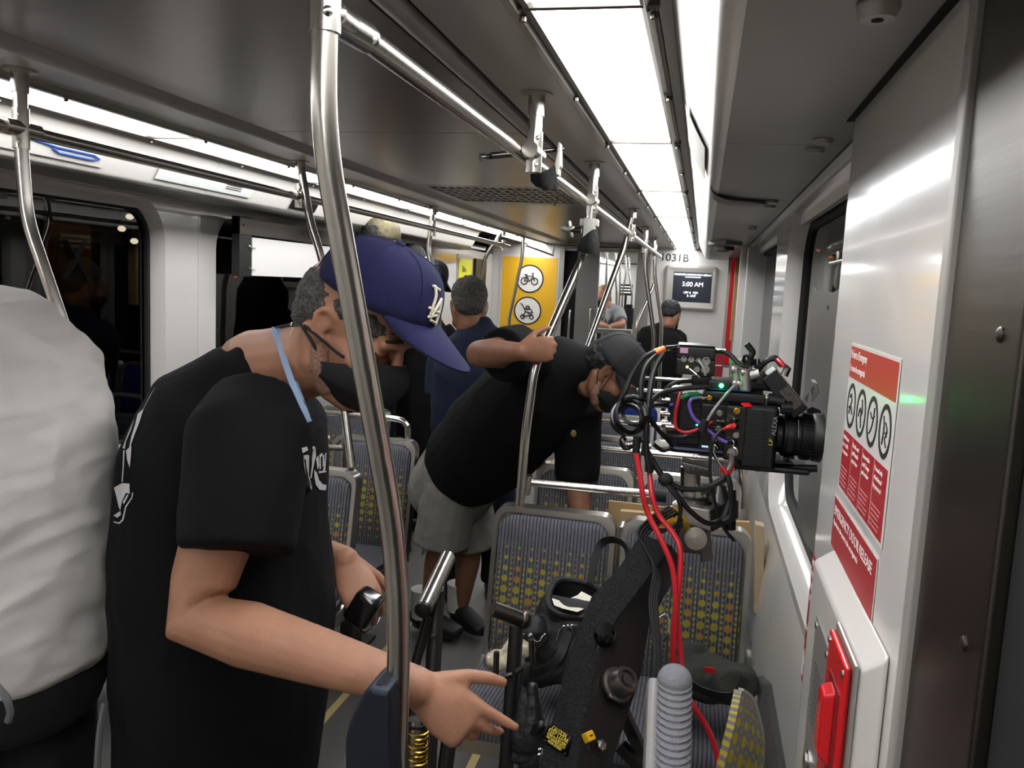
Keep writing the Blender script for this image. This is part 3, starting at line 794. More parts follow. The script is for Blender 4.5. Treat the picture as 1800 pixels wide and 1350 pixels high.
build('rubber_bumper', MB().lathe([(.018, 0), (.020, .006), (.020, .020), (.016, .026), (.008, .026)], (Rr[2]+Rr[3])/2+(Ll[3]-Rr[3])*.05+offn(Rr[2], Ll[2], Rr[3], .004), offn(Rr[2], Ll[2], Rr[3], 1), 20), blackg, D)
for (x, y) in ((1083, 1130), (1031, 1297)):
    p = plate_pt(x, y, .006); xx, yy, dd = basis(nS)
    Rm = Matrix((xx, yy, dd)).transposed()
    sw = build('yellow_switch', MB().box(p, (.016, .015, .014), Rm), yel, D, bevel=.002)
    build('slot', MB().box(p+nS*.007, (.006, .002, .002), Rm), black, sw)
build('bolt_head', MB().lathe([(.009, 0), (.009, .01), (.006, .012)], plate_pt(1052, 1312), nS, 6), chrome, D)
# caution plate on the carpet
i = 4; nC = offn(Rr[3], Ll[3], Rr[4], 1)
def carpet_pt(px, py, k):
    a = Rr[4]; n = (Ll[3]-Rr[3]).cross(Rr[4]-Rr[3]); d = at(px, py, Y=1.)-CAM
    return CAM+d*(n.dot(Rr[3]-CAM)/n.dot(d))+nC*k
c0, c1, c2, c3 = [carpet_pt(x, y, .007) for x, y in ((971, 1274), (1011, 1299), (1004, 1334), (961, 1308))]
mb = MB().prism([c0, c1, c2, c3], nC*.0015); cpl = build('caution_plate', mb, blackg, D)
yt = mat('engraved_yellow', '#d9c04a', .5)
ux = (c1-c0); uy = (c0-c3)
for s_, u0, v0, sz, wd in (('CAUTION', .17, .76, .0095, .62), ('KEEP CLEAR', .07, .58, .0095, .84), ('ITEMS PLACED HERE', .06, .41, .0062, .82), ('MAY DAMAGE DOLLY', .06, .26, .0062, .82), ('WHEN CROSSED', .16, .10, .0062, .6)):
    text('lettering', s_, yt, c0+ux*u0-uy*(1-v0)+nC*.0016, ux, uy, sz, cpl, .0003, width=ux.length*wd)
for u0, v0 in ((.06, .9), (.95, .85), (.05, .07), (.93, .08)):
    build('rivet', MB().lathe([(.002, 0), (.002, .001)], c0+ux*u0-uy*(1-v0)+nC*.0016, nC, 8), chrome, cpl)
# struts under the arm
build('lower_strut', MB().beam(plate_pt(1090, 1225)-nS*.01, at(1160, 1390, Y=1.55), .028, .012), dgrey, D, bevel=.002)
build('lower_strut', MB().beam(at(1090, 1310, Y=1.42), at(1160, 1385, Y=1.40), .02, .02), dgrey, D, bevel=.002)
# levelling head: clamp block, column, named plate, yellow rubber
HY = 1.62
build('head_bracket', MB().prism([at(1233, 925, Y=HY), at(1248, 920, Y=HY), at(1254, 985, Y=HY), at(1232, 990, Y=HY)], (0, .06, 0)), dmetal, D, bevel=.003)
build('pivot_plate', MB().lathe([(.021, 0), (.021, .012), (.008, .014), (.008, .018), (.003, .018)], at(1222, 945, Y=HY-.03), (.15, -1, 0), 24), alu, D)
build('knuckle', MB().lim(at(1195, 915, Y=HY+.0), at(1240, 965, Y=HY+.05)), dmetal, D, bevel=.01)
build('head_block', MB().prism([at(1180, 883, Y=HY-.01), at(1248, 897, Y=HY-.01), at(1250, 935, Y=HY-.01), at(1183, 915, Y=HY-.01)], (.02, .09, 0)), alu, D, bevel=.004)
mb = MB().prism([at(1248, 897, Y=HY-.012), at(1298, 880, Y=HY+.05), at(1298, 912, Y=HY+.05), at(1250, 937, Y=HY-.012)], (0, .02, 0)); build('side_cheek', mb, dmetal, D, bevel=.003)
build('column', MB().cyl(at(1215, 895, Y=1.665), at(1218, 815, Y=1.665), .016), alu, D)
build('column', MB().cyl(at(1205, 890, Y=1.68), at(1205, 820, Y=1.68), .010), dgrey, D)
build('brace', MB().beam(at(1236, 890, Y=1.66), at(1215, 838, Y=1.66), .018, .014), alu, D, bevel=.003)
build('brace', MB().beam(at(1210, 878, Y=1.66), at(1280, 838, Y=1.68), .018, .012), dmetal, D, bevel=.003)
build('turntable', MB().lathe([(.034, 0), (.034, .010), (.028, .014), (.02, .014)], at(1222, 882, Y=1.665), (0, 0, 1), 24), dmetal, D)
build('cone_foot', MB().lathe([(.03, 0), (.022, .012), (.012, .03)], at(1262, 878, Y=1.67), (0, 0, 1), 20), dmetal, D)
npl = build('name_plate', MB().prism([at(1196, 811, Y=1.60), at(1250, 824, Y=1.60), at(1246, 840, Y=1.60), at(1205, 832, Y=1.60)], (0, .05, 0)), dmetal, D, bevel=.003)
text('lettering', 'L.Fisher', black, at(1212, 829, Y=1.597), at(1246, 834, Y=1.597)-at(1212, 829, Y=1.597), (0, 0, 1), .016, npl, .0004, width=.040)
for (a, b, c) in (((1158, 915), (1180, 900), (1215, 925)), ((1162, 928), (1190, 912), (1222, 938))):
    build('yellow_sleeve', MB().tube(cr([at(*a, Y=1.66), at(*b, Y=1.61), at(*c, Y=1.66)], 6), .013), yel, D)
build('clamp_plate', MB().prism([at(1150, 920, Y=1.66), at(1172, 908, Y=1.66), at(1180, 925, Y=1.66), at(1160, 935, Y=1.66)], (0, .01, 0)), alu, D, bevel=.002)
build('fluid_post', MB().cyl(at(1283, 930, Y=1.69), at(1283, 860, Y=1.69), .012), dgrey, D)
# steering post with T grip and hooks
st = build('steering_post', MB().tube([at(908, 1100, Y=1.46), at(890, 1345, Y=1.40), V((-.30, 1.36, .29))], .014, 14), dgrey, D)
build('t_grip', MB().tube([at(866, 1070, Y=1.43), at(921, 1090, Y=1.46)], .0145, 16), steel_dark, st)
build('grip_end', MB().ell(at(921, 1090, Y=1.46), (.016, .016, .017)), steel_dark, st)
build('hook', MB().tube(cr([at(899, 1186, Y=1.42), at(886, 1190, Y=1.41), at(872, 1190, Y=1.40), at(872, 1176, Y=1.40), at(873, 1146, Y=1.40)], 5), .0055), steel_dark, st)
build('hook', MB().tube(cr([at(908, 1180, Y=1.42), at(926, 1170, Y=1.42), at(935, 1165, Y=1.42), at(935, 1148, Y=1.42), at(934, 1124, Y=1.42)], 5), .0055), steel_dark, st)
# big push handle
ph = build('push_handle', MB().tube([at(787, 980, Y=1.78), at(744, 1072, Y=1.58)], .018, 18), steel, D)
build('handle_cap', MB().lathe([(.0185, 0), (.0185, .008), (.013, .012)], at(745, 1070, Y=1.58), at(744, 1072, Y=1.58)-at(787, 980, Y=1.78), 18), dgrey, ph)
build('handle_post', MB().tube([at(768, 1040, Y=1.69), at(760, 1200, Y=1.62), at(752, 1380, Y=1.55), V((-.42, 1.5, .2))], .017, 14), dgrey, D)
build('handle_post', MB().tube([at(752, 1085, Y=1.64), at(728, 1175, Y=1.62), at(724, 1340, Y=1.55), V((-.45, 1.5, .2))], .011, 12), dgrey, D)
build('pivot_screw', MB().lathe([(.006, 0), (.006, .004), (.003, .005)], at(762, 1118, Y=1.63), (.1, -1, .1), 14), steel_dark, D)
build('outrigger', MB().lim((-.47, 1.44, .16), (-.38, 1.56, .24)), dgrey, D, bevel=.01)
sp = build('spring_column', MB().cyl(at(733, 1270, Y=1.34), at(730, 1350, Y=1.30), .017), steel_dark, D)
hp = []
for k in range(90):
    u = k/89; c = at(734, 1278, Y=1.335).lerp(at(731, 1345, Y=1.30), u); a = u*2*pi*9
    hp.append(c+V((cos(a)*.019, sin(a)*.019, 0)))
build('coil_spring', MB().tube(hp, .0022, 6), brass, sp)
build('spring_cap', MB().cyl(at(733, 1280, Y=1.34), at(733, 1268, Y=1.34), .022), dgrey, sp)
build('spring_stem', MB().tube([at(730, 1345, Y=1.30), V((-.42, 1.28, .2))], .012), dgrey, sp)
build('post_tube', MB().tube([at(795, 1260, Y=1.42), at(783, 1345, Y=1.38), V((-.33, 1.3, .28))], .015), dgrey, D)
# ------------------------------------------------------------------ film camera
CY = 1.60
K = thing('film_camera', 'black cinema camera rig with lens aimed at the window', 'film camera', at(1270, 815, Y=1.66))
body = build('camera_body', pbox(MB(), 1196, 690, 1300, 792, CY+.02, .13), blk2, K, bevel=.006)
build('rear_block', pbox(MB(), 1176, 686, 1222, 784, CY+.035, .11), blk3, K, bevel=.006)
for k in range(9):
    build('cooling_rib', pbox(MB(), 1204, 706+k*7.5, 1238, 709+k*7.5, CY+.014, .02), blk3, body, bevel=.001)
for k in range(8):
    build('cooling_rib', pbox(MB(), 1240, 726+k*6, 1272, 728+k*6, CY+.012, .02), blk3, body, bevel=.001)
build('side_module', pbox(MB(), 1232, 708, 1278, 806, CY+.016, .1), blk3, K, bevel=.005)
cm = build('connector_panel', pbox(MB(), 1277, 712, 1306, 812, CY-.012, .12), blk3, K, bevel=.005)
gb = build('front_housing', pbox(MB(), 1305, 711, 1362, 830, CY-.008, .14), blk2, K, bevel=.010, seg=3)
for k in range(14):
    build('vent_slot', pbox(MB(), 1341, 722+k*7, 1348, 724+k*7, CY-.010, .004), gap, gb)
for k, (x0, x1) in enumerate(((1311, 1336),)):
    for q in range(16):
        build('grip_groove', pbox(MB(), x0, 720+q*6.4, x1, 722+q*6.4, CY-.0095, .003), black, gb)
build('red_tab', MB().prism([at(1302, 710, Y=CY-.005), at(1318, 710, Y=CY-.005), at(1323, 716, Y=CY-.014), at(1308, 716, Y=CY-.014)], (0, .006, .002)), redp, K, bevel=.001)
silver_t = mat('silver_print', '#8f8d8a', .5)
text('lettering', 'ALEXA', silver_t, at(1363, 766, Y=CY-.010), (0.05, 0, 1), (-1, 0, 0.05), .012, gb, .0003, width=.036)
text('lettering', 'LF', yt, at(1357, 784, Y=CY-.010), (0.05, 0, 1), (-1, 0, .05), .010, gb, .0003, width=.012)
# lens pointing to +X
lx = at(1362, 762, Y=CY+.055); ax = V((1, .02, -.015)).normalized()
def lens_ring(nm, prof, m): return build(nm, MB().lathe(prof, lx, ax, 40), m, K, angle=30)
L_ = .085
lens_ring('lens_mount', [(.030, -.02), (.036, -.01), (.036, .012)], blk3)
lens_ring('lens_barrel', [(.036, .010), (.042, .014), (.042, .034), (.039, .036), (.039, .044), (.043, .046), (.043, .066), (.046, .070), (.048, L_), (.045, L_), (.043, L_-.012), (.01, L_-.016)], blk2)
lens_ring('focus_ring', [(.0425, .018), (.0445, .019), (.0445, .030), (.0425, .031)], blk3)
gm = MB()
for k in range(40):
    a = 2*pi*k/40; x_, y_, d_ = basis(ax)
    c = lx+ax*.056+(cos(a)*x_+sin(a)*y_)*.044
    gm.box(c, (.003, .003, .016), Matrix((cos(a)*x_+sin(a)*y_, -sin(a)*x_+cos(a)*y_, ax)).transposed())
build('gear_teeth', gm, blk3, K)['kind'] = 'stuff'
lens_ring('lens_glass', [(.042, L_-.013), (.02, L_-.009), (.004, L_-.008)], blackg)
build('lens_scale', MB().tube([at(1404, 738, Y=CY+.01), at(1404, 770, Y=CY+.01)], .0008, 6), silver_t, K)
# base and bridge plates
build('base_plate', pbox(MB(), 1177, 783, 1300, 806, CY-.004, .13), mat('dark_blue_plate', '#12142a', .3, .4), K, bevel=.006)
build('bridge_plate', pbox(MB(), 1290, 814, 1425, 838, CY+.012, .10), blk2, K, bevel=.010)
build('bridge_plate', pbox(MB(), 1300, 806, 1395, 817, CY+.016, .09), blk2, K, bevel=.004)
build('rod', MB().cyl(at(1330, 822, Y=CY+.03), at(1436, 824, Y=CY+.03), .0075), blk3, K)
build('rod', MB().cyl(at(1330, 822, Y=CY+.10), at(1436, 824, Y=CY+.10), .0075), blk3, K)
build('lens_support', pbox(MB(), 1378, 795, 1386, 822, CY+.04, .03), blk3, K, bevel=.002)
# top plate, clamps and levers
build('top_plate', pbox(MB(), 1236, 686, 1345, 712, CY+.004, .12), blk3, K, bevel=.004)
build('blue_top', pbox(MB(), 1240, 684, 1320, 688, CY+.008, .11), bluean, K, bevel=.001)
for (x0, y0, x1, y1, r_) in ((1309, 686, 1309, 650, .013), (1294, 680, 1294, 645, .010), (1312, 652, 1312, 640, .010)):
    build('clamp_tube', MB().cyl(at(x0, y0, Y=CY+.03), at(x1, y1, Y=CY+.03), r_), alu, K)
for (a, b, r_) in (((1282, 632), (1304, 634), .008), ((1286, 645), (1315, 648), .007), ((1318, 660), (1334, 656), .011), ((1285, 660), (1296, 662), .005)):
    build('cross_tube', MB().cyl(at(*a, Y=CY+.03), at(*b, Y=CY+.03), r_), alu, K)
for (x, y) in ((1292, 674), (1299, 675), (1290, 650), (1307, 655)):
    build('clamp_screw', MB().lathe([(.006, 0), (.006, .006), (.003, .007)], at(x, y, Y=CY+.012), (0, -1, 0), 12), conn, K)
build('lever', MB().tube(cr([at(1317, 640, Y=CY+.03), at(1320, 626, Y=CY+.03), at(1323, 619, Y=CY+.03), at(1316, 609, Y=CY+.03), at(1312, 604, Y=CY+.03)], 4), [.006, .005, .007, .006, .006, .006]), black, K)
build('lever_hub', MB().ell(at(1317, 636, Y=CY+.03), (.012, .012, .010)), black, K)
bt = build('antenna', MB().cyl(at(1330, 650, Y=CY+.04), at(1331, 641, Y=CY+.04), .0055), bluean, K)
build('antenna_tip', MB().cyl(at(1331, 641, Y=CY+.04), at(1331, 631, Y=CY+.04), .0055), conn, bt)
build('motor_box', MB().prism([at(1332, 655, Y=CY+.02), at(1346, 652, Y=CY+.02), at(1342, 678, Y=CY+.02), at(1328, 676, Y=CY+.02)], (0, .05, 0)), blk3, K, bevel=.003)
build('handle_mass', pbox(MB(), 1316, 664, 1372, 690, CY+.04, .07), blk2, K, bevel=.006)
for k in range(7):
    x = 1345+k*7
    build('rig_bolt', MB().lathe([(.004, 0), (.004, .004)], at(x, 690+(k*37 % 15), Y=CY+.03), (0, -1, .1), 8), conn, K)
build('lens_motor', MB().cyl(at(1372, 715, Y=CY+.02), at(1392, 716, Y=CY+.02), .014), blk3, K)
build('lens_motor', MB().cyl(at(1350, 702, Y=CY+.02), at(1378, 706, Y=CY+.02), .012), blk2, K)
# tilted finned box above the lens
fd = (at(1416, 716, Y=CY+.05)-at(1358, 645, Y=CY+.05)).normalized()
c = (at(1350, 655, Y=CY+.05)+at(1404, 722, Y=CY+.05))/2
x_, y_, d_ = basis(fd, (0, 1, 0)); Rm = Matrix((x_, y_, d_)).transposed()
fb = build('finned_box', MB().box(c, (.034, .07, .095), Rm), blk2, K, bevel=.004)
for k in range(6):
    build('fin', MB().box(c+x_*(-.004+k*.0032)-y_*.036+d_*.012, (.0010, .003, .044), Rm), conn, fb)
build('edge_trim', MB().box(c+x_*.0155-y_*.036, (.0012, .003, .085), Rm), conn, fb)
# lens shade cloth flags
fl1 = MB().grid([[at(1418, 720, Y=CY+.07), at(1426, 716, Y=CY+.09), at(1440, 722, Y=CY+.12)], [at(1420, 733, Y=CY+.06), at(1432, 730, Y=CY+.08), at(1448, 738, Y=CY+.11)]], .002)
build('shade_flap', fl1, rubber, K)
# connectors on the panel
CP = CY-.013
def plug(x, y, r, l, m=conn, dirv=(0, -1, 0), par=cm, nm='connector', Yq=None):
    return build(nm, MB().lathe([(r*.9, 0), (r, .002), (r, l*.5), (r*.8, l*.55), (r*.8, l), (r*.5, l)], at(x, y, Y=Yq or CP), dirv, 16), m, par)
plug(1295, 722, .006, .008, brass)
plug(1296, 737, .006, .02, dirv=(-.8, -.5, 0))
plug(1295, 749, .007, .012, dirv=(-.8, -.5, .05))
plug(1294, 764, .006, .012)
plug(1293, 778, .0075, .022, dirv=(-.7, -.7, 0))
plug(1291, 793, .010, .020, dirv=(-.3, -.9, 0))
plug(1258, 787, .008, .022, dirv=(-.3, -.9, 0), Yq=CY+.016)
plug(1265, 726, .006, .003, Yq=CY+.016); plug(1263, 754, .006, .003, Yq=CY+.016)
plug(1262, 740, .005, .016, dirv=(.8, -.5, 0), Yq=CY+.016); plug(1256, 770, .006, .012, Yq=CY+.016)
for k in range(4): plug(1228+k*6, 696+k*1.5, .0055, .016, dirv=(-.9, -.3, .05), par=body, Yq=CY+.01)
plug(1247, 699, .005, .01, brass, Yq=CY)
build('red_boot', MB().tube(cr([at(1291, 749, Y=CP-.015), at(1280, 751, Y=CP-.02), at(1271, 755, Y=CP-.02)], 4), [.006, .0055, .005, .005, .004, .004, .003, .003, .003]), redp, cm)
for (x, y, x2, y2, r_) in ((1163, 703, 1178, 704, .005), (1161, 727, 1178, 728, .005), (1163, 745, 1180, 746, .007), (1170, 750, 1190, 752, .008)):
    build('rear_plug', MB().cyl(at(x, y, Y=CY+.03), at(x2, y2, Y=CY+.03), r_), conn, body)
build('blue_boot', MB().cyl(at(1163, 711, Y=CY+.03), at(1183, 713, Y=CY+.03), .0055), bluean, body)
# lit indicators
led = mat('green_led', '#30ff80', .4, emit=60, ecol='#18ff60'); led2 = mat('lime_led', '#a0ff60', .4, emit=25, ecol='#90ff40')
lcd = mat('lit_digits', '#c0e0ff', .4, emit=5, ecol='#9fd0ff')
build('status_lamp_housing', pbox(MB(), 1246, 668, 1286, 686, CY+.012, .08), blk3, K, bevel=.003)
build('green_led', MB().ell(at(1268, 678, Y=CY+.008), .0042), led, K)
build('small_led', MB().ell(at(1225, 747, Y=CY+.014), .0018), mat('cyan_led', '#40ffd0', .4, emit=15, ecol='#20ffc0'), K)
text('readout', '000', lcd, at(1233, 788, Y=CY+.014), (1, 0, 0), (0, 0, 1), .008, K, .0003, width=.012)
# transmitter box on top
T = build('transmitter_box', pbox(MB(), 1191, 608, 1257, 634, CY+.0, .07), blk2, K, bevel=.004)
T2 = build('transmitter_base', pbox(MB(), 1190, 630, 1256, 662, CY+.004, .07), blk3, K, bevel=.003)
build('transmitter_lid', pbox(MB(), 1192, 605, 1257, 609, CY-.001, .072), dmetal, T, bevel=.001)
build('pink_label', pbox(MB(), 1196, 611, 1209, 621, CY-.001, .001), mat('pink_label', '#c58fae', .6), T)
for (x, y, r_) in ((1202, 631, .0055), (1215, 632, .0055), (1228, 633, .0045), (1241, 635, .008), (1225, 649, .0055), (1240, 649, .008)):
    q = build('socket', MB().lathe([(r_, 0), (r_, .004), (r_*.75, .004), (r_*.7, .001), (r_*.3, .001), (r_*.25, .004)], at(x, y, Y=CY+.003), (0, -1, 0), 18), conn, T2)
build('lamp', MB().ell(at(1208, 645, Y=CY+.002), .0022), led2, T2)
build('mount_arm', pbox(MB(), 1216, 660, 1250, 680, CY+.03, .04), blk3, K, bevel=.003)
# short cables that belong to the camera
def cab(pts, r, m=cable_b, par=K, n=8, Yd=CY, nm='cable'):
    P = [at(p[0], p[1], Y=(p[2] if len(p) > 2 else Yd)) for p in pts]
    return build(nm, MB().tube(cr(P, 6), r, n), m, par)
for a, m_ in (((1180, 613), 'y'), ((1176, 617), 'r'), ((1178, 621), 'b')): pass
build('plug_body', MB().cyl(at(1192, 611, Y=CY+.02), at(1170, 613, Y=CY+.0), .0055), conn, T)
build('boot', MB().cyl(at(1168, 612, Y=CY-.01), at(1150, 618, Y=CY-.02), .005), yel, T)
build('boot', MB().cyl(at(1168, 614, Y=CY-.02), at(1154, 622, Y=CY-.03), .005), mat('orange_boot', '#d2481c', .4), T)
cab([(1151, 618, 1.57), (1130, 630, 1.56), (1112, 655, 1.55), (1100, 685, 1.54), (1090, 705, 1.54)], .0045)
cab([(1154, 623, 1.57), (1135, 645, 1.55), (1127, 680, 1.53), (1130, 720, 1.52), (1136, 760, 1.52), (1130, 800, 1.52)], .0050)
cab([(1166, 622, 1.57), (1150, 650, 1.54), (1142, 690, 1.52), (1137, 740, 1.51), (1136, 790, 1.51), (1142, 830, 1.51)], .0055)
cab([(1245, 680, 1.59), (1200, 683, 1.57), (1165, 690, 1.55), (1146, 705, 1.53), (1138, 735, 1.52)], .0050)
cab([(1215, 670, 1.60), (1190, 672, 1.58), (1172, 682, 1.57), (1166, 700, 1.57)], .004)
# hanging coils
for k, (cx_, cy_, rx, ry, ph) in enumerate(((1106, 733, 30, 29, 0), (1110, 728, 27, 31, .6), (1102, 737, 26, 25, 1.1), (1116, 722, 22, 24, .3))):
    cab([(cx_+rx*cos(a*2*pi/12+ph), cy_+ry*sin(a*2*pi/12+ph), 1.52+.03*sin(a*.9+k)+.008*k) for a in range(13)], .0042)
cab([(1136, 720, 1.52), (1150, 712, 1.55), (1162, 711, 1.6), (1175, 711, 1.63)], .004)
cab([(1140, 735, 1.52), (1152, 750, 1.54), (1170, 765, 1.56), (1200, 768, 1.57), (1220, 760, 1.57)], .004)
cab([(1145, 735, 1.52), (1158, 757, 1.54), (1175, 775, 1.56), (1180, 785, 1.57), (1165, 792, 1.56), (1148, 780, 1.55)], .004)
cab([(1100, 760, 1.54), (1092, 775, 1.54), (1098, 788, 1.54), (1110, 785, 1.54), (1120, 775, 1.53)], .004)
cab([(1096, 772, 1.54), (1102, 780, 1.53), (1115, 778, 1.53), (1135, 770, 1.52)], .0055, conn)
cab([(1240, 660, 1.585), (1236, 645, 1.585), (1228, 634, 1.595)], .0022, mat('cable_grey', '#8d8d8d', .4))
cab([(1212, 648, 1.59), (1224, 658, 1.585), (1230, 664, 1.585)], .0025, conn)
cab([(1258, 617, 1.63), (1272, 618, 1.62), (1285, 625, 1.61), (1300, 640, 1.60), (1316, 645, 1.60)], .0045)
build('plug_body', MB().cyl(at(1257, 617, Y=1.63), at(1277, 618, Y=1.62), .0055), conn, T)
cab([(1306, 635, 1.61), (1310, 625, 1.6), (1316, 630, 1.60), (1318, 645, 1.60)], .003)
cab([(1332, 650, 1.63), (1345, 636, 1.62), (1358, 630, 1.62), (1366, 632, 1.62), (1375, 643, 1.62)], .006)
cab([(1366, 631, 1.615), (1372, 637, 1.612), (1378, 644, 1.61)], .005, redp)
build('plug_body', MB().tube([at(1378, 645, Y=1.61), at(1384, 648, Y=1.61), at(1378, 660, Y=1.61)], .0075, 12), conn, K)
cab([(1197, 690, 1.60), (1192, 705, 1.57), (1187, 730, 1.57), (1189, 752, 1.57), (1205, 760, 1.57), (1228, 754, 1.57), (1252, 742, 1.59)], .003, cable_r)
cab([(1197, 700, 1.58), (1210, 694, 1.58), (1228, 693, 1.59)], .0045, mat('cable_green', '#22824a', .4))
cab([(1228, 699, 1.59), (1215, 702, 1.57), (1212, 715, 1.57), (1220, 735, 1.57), (1240, 752, 1.57), (1262, 770, 1.57), (1278, 778, 1.57)], .0034, mat('cable_purple', '#6a4fa8', .4))
cab([(1293, 676, 1.61), (1275, 695, 1.58), (1255, 720, 1.56), (1243, 740, 1.56)], .0026, mat('cable_grey', '#8d8d8d', .4))
build('cable_sleeve', MB().tube([at(1240, 738, Y=1.56), at(1234, 758, Y=1.56)], .0075, 12), rubber, K)
cab([(1271, 755, 1.575), (1262, 762, 1.57), (1254, 775, 1.56), (1250, 790, 1.56), (1248, 830, 1.56), (1254, 870, 1.56), (1262, 900, 1.57), (1270, 925, 1.58), (1290, 950, 1.60)], .0032)
cab([(1252, 792, 1.57), (1260, 808, 1.57), (1268, 820, 1.57), (1276, 828, 1.57)], .003, conn)
cab([(1285, 795, 1.57), (1286, 812, 1.57), (1280, 826, 1.57)], .006, conn)
cab([(1268, 820, 1.565), (1273, 828, 1.565), (1278, 834, 1.565)], .0045, redp)
cab([(1288, 818, 1.57), (1285, 826, 1.57), (1282, 832, 1.57)], .004, redp)
cab([(1278, 833, 1.565), (1283, 850, 1.56), (1286, 880, 1.56), (1284, 905, 1.56), (1270, 915, 1.56)], .005)
# mid-length cables drooping around the head
cab([(1136, 790, 1.52), (1150, 815, 1.52), (1166, 838, 1.52), (1195, 858, 1.53), (1240, 858, 1.55), (1275, 840, 1.57)], .0055)
build('cable_tie', MB().ell(at(1170, 843, Y=1.52), (.014, .012, .013)), rubber, K)
cab([(1170, 845, 1.52), (1190, 870, 1.52), (1215, 900, 1.53), (1245, 920, 1.55), (1270, 910, 1.57), (1284, 880, 1.58)], .005)
cab([(1162, 836, 1.52), (1180, 862, 1.515), (1196, 890, 1.515), (1190, 940, 1.52), (1195, 960, 1.55)], .004)
for k in range(4):
    cab([(1178+k*4, 890+k*3, 1.52), (1150+k*3, 905+k*5, 1.52), (1122+k*4, 935+k*4, 1.52), (1135+k*3, 965+k*8, 1.50), (1150+k*3, 1000+k*5, 1.48), (1142+k*4, 1060, 1.46), (1150+k*3, 1150, 1.42), (1140+k*6, 1260, 1.38), (1130+k*7, 1400, 1.35)], .0030+.0004*(k % 2))
for k in range(3):
    cab([(1195-k*8, 905+k*2, 1.53), (1170-k*4, 897, 1.52), (1150, 905+k*3, 1.52), (1140+k*4, 925, 1.52), (1160, 930+k*3, 1.52), (1200, 925-k*6, 1.54)], .0032)
for k, (lab, off) in enumerate((('left one of the two red cables dropping from the camera', 0), ('right one of the two red cables dropping from the camera', 1))):
    if k == 0: pts = [(1118, 795, 1.52), (1124, 830, 1.51), (1130, 870, 1.50), (1140, 905, 1.50), (1165, 955, 1.48), (1182, 1000, 1.47), (1188, 1060, 1.46), (1184, 1110, 1.46), (1186, 1180, 1.46), (1212, 1230, 1.44), (1246, 1285, 1.44), (1262, 1340, 1.44), (1262, 1420, 1.44)]
    else: pts = [(1142, 830, 1.52), (1146, 870, 1.505), (1158, 905, 1.50), (1185, 940, 1.49), (1196, 970, 1.48), (1194, 1030, 1.47), (1190, 1080, 1.47), (1196, 1140, 1.47), (1200, 1200, 1.46), (1206, 1300, 1.45), (1212, 1420, 1.45)]
    t = thing('red_cable', lab, 'cable', at(pts[-1][0], pts[-1][1], Y=1.4), 'red cables')
    P = [at(a, b, Y=c) for a, b, c in pts]; P.append(V((P[-1].x+.02, P[-1].y, .30))); P.append(V((P[-1].x+.03, P[-1].y, .01)))
    build('cord', MB().tube(cr(P, 6), .0052, 8), cable_r, t)
    build('plug', MB().tube([P[0], P[0]+V((0, 0, .03))], .007, 10), rubber, t)
# ================================================================== PEOPLE
from mathutils.bvhtree import BVHTree
tee_black = mat('black_cotton', '#0b0b0d', .85, bump=.25, bscale=260, noise_amt=.15, nscale=10, spec=.2)
tee_white = mat('white_cotton', '#cfcac4', .8, bump=.15, bscale=300, spec=.2)
tee_navy = mat('navy_cotton', '#1c2233', .85, bump=.2, bscale=260, noise_amt=.12, nscale=12, spec=.2)
tee_grey = mat('heather_cotton', '#8e9190', .85)
khaki = mat('grey_twill', '#7f7b75', .85, bump=.25, bscale=300, noise_amt=.12, nscale=18, spec=.2)
trouser = mat('black_trousers', '#0d0d0e', .85)
maskm = mat('black_face_mask', '#09090a', .8, bump=.1, bscale=200)
capnavy = mat('navy_cap_wool', '#1f2042', .85, bump=.3, bscale=380, noise_amt=.10, nscale=25, spec=.2)
capunder = mat('cap_underside', '#0c0c10', .9)
capblk = mat('charcoal_cap', '#1f1f20', .8, bump=.2, bscale=300, noise_amt=.15, nscale=15)
hair_gp = mat('salt_pepper_hair', '#4b4844', .7, noise_amt=.65, nscale=150, bump=.8, bscale=190)
hair_g2 = mat('grey_brown_hair', '#4a4640', .7, noise_amt=.5, nscale=90, bump=.8, bscale=150)
hair_bk = mat('dark_curly_hair', '#100e0d', .6, noise_amt=.4, nscale=60, bump=.9, bscale=120)
hair_bl = mat('blond_hair', '#7a5a35', .6, noise_amt=.3, nscale=80)
stub = mat('stubble_skin', '#8d6a56', .6, noise_amt=.45, nscale=260, bump=.3, bscale=300)
lipm = mat('lash_brown', '#4a2b22', .6)  # dark brown of the lash lines
sole = mat('shoe_black', '#0b0b0c', .6, noise_amt=.2, nscale=20)
sockm = mat('white_sock', '#d5d2cb', .85, bump=.3, bscale=150)
cream = mat('cream_thread', '#cfc8b0', .7, bump=.3, bscale=300)
def fold(a, fr, seed=0., st=(1, 1, 1)):
    """cloth folds: a = height, fr = frequency"""
    def f(p):
        q = V((p.x*st[0]*fr+seed, p.y*st[1]*fr, p.z*st[2]*fr))
        n = noise.noise(q); m = noise.noise(q*2.3+V((5.2, 1.3, 0)))
        return a*(1-abs(n)*2.2)+a*.45*m
    return f
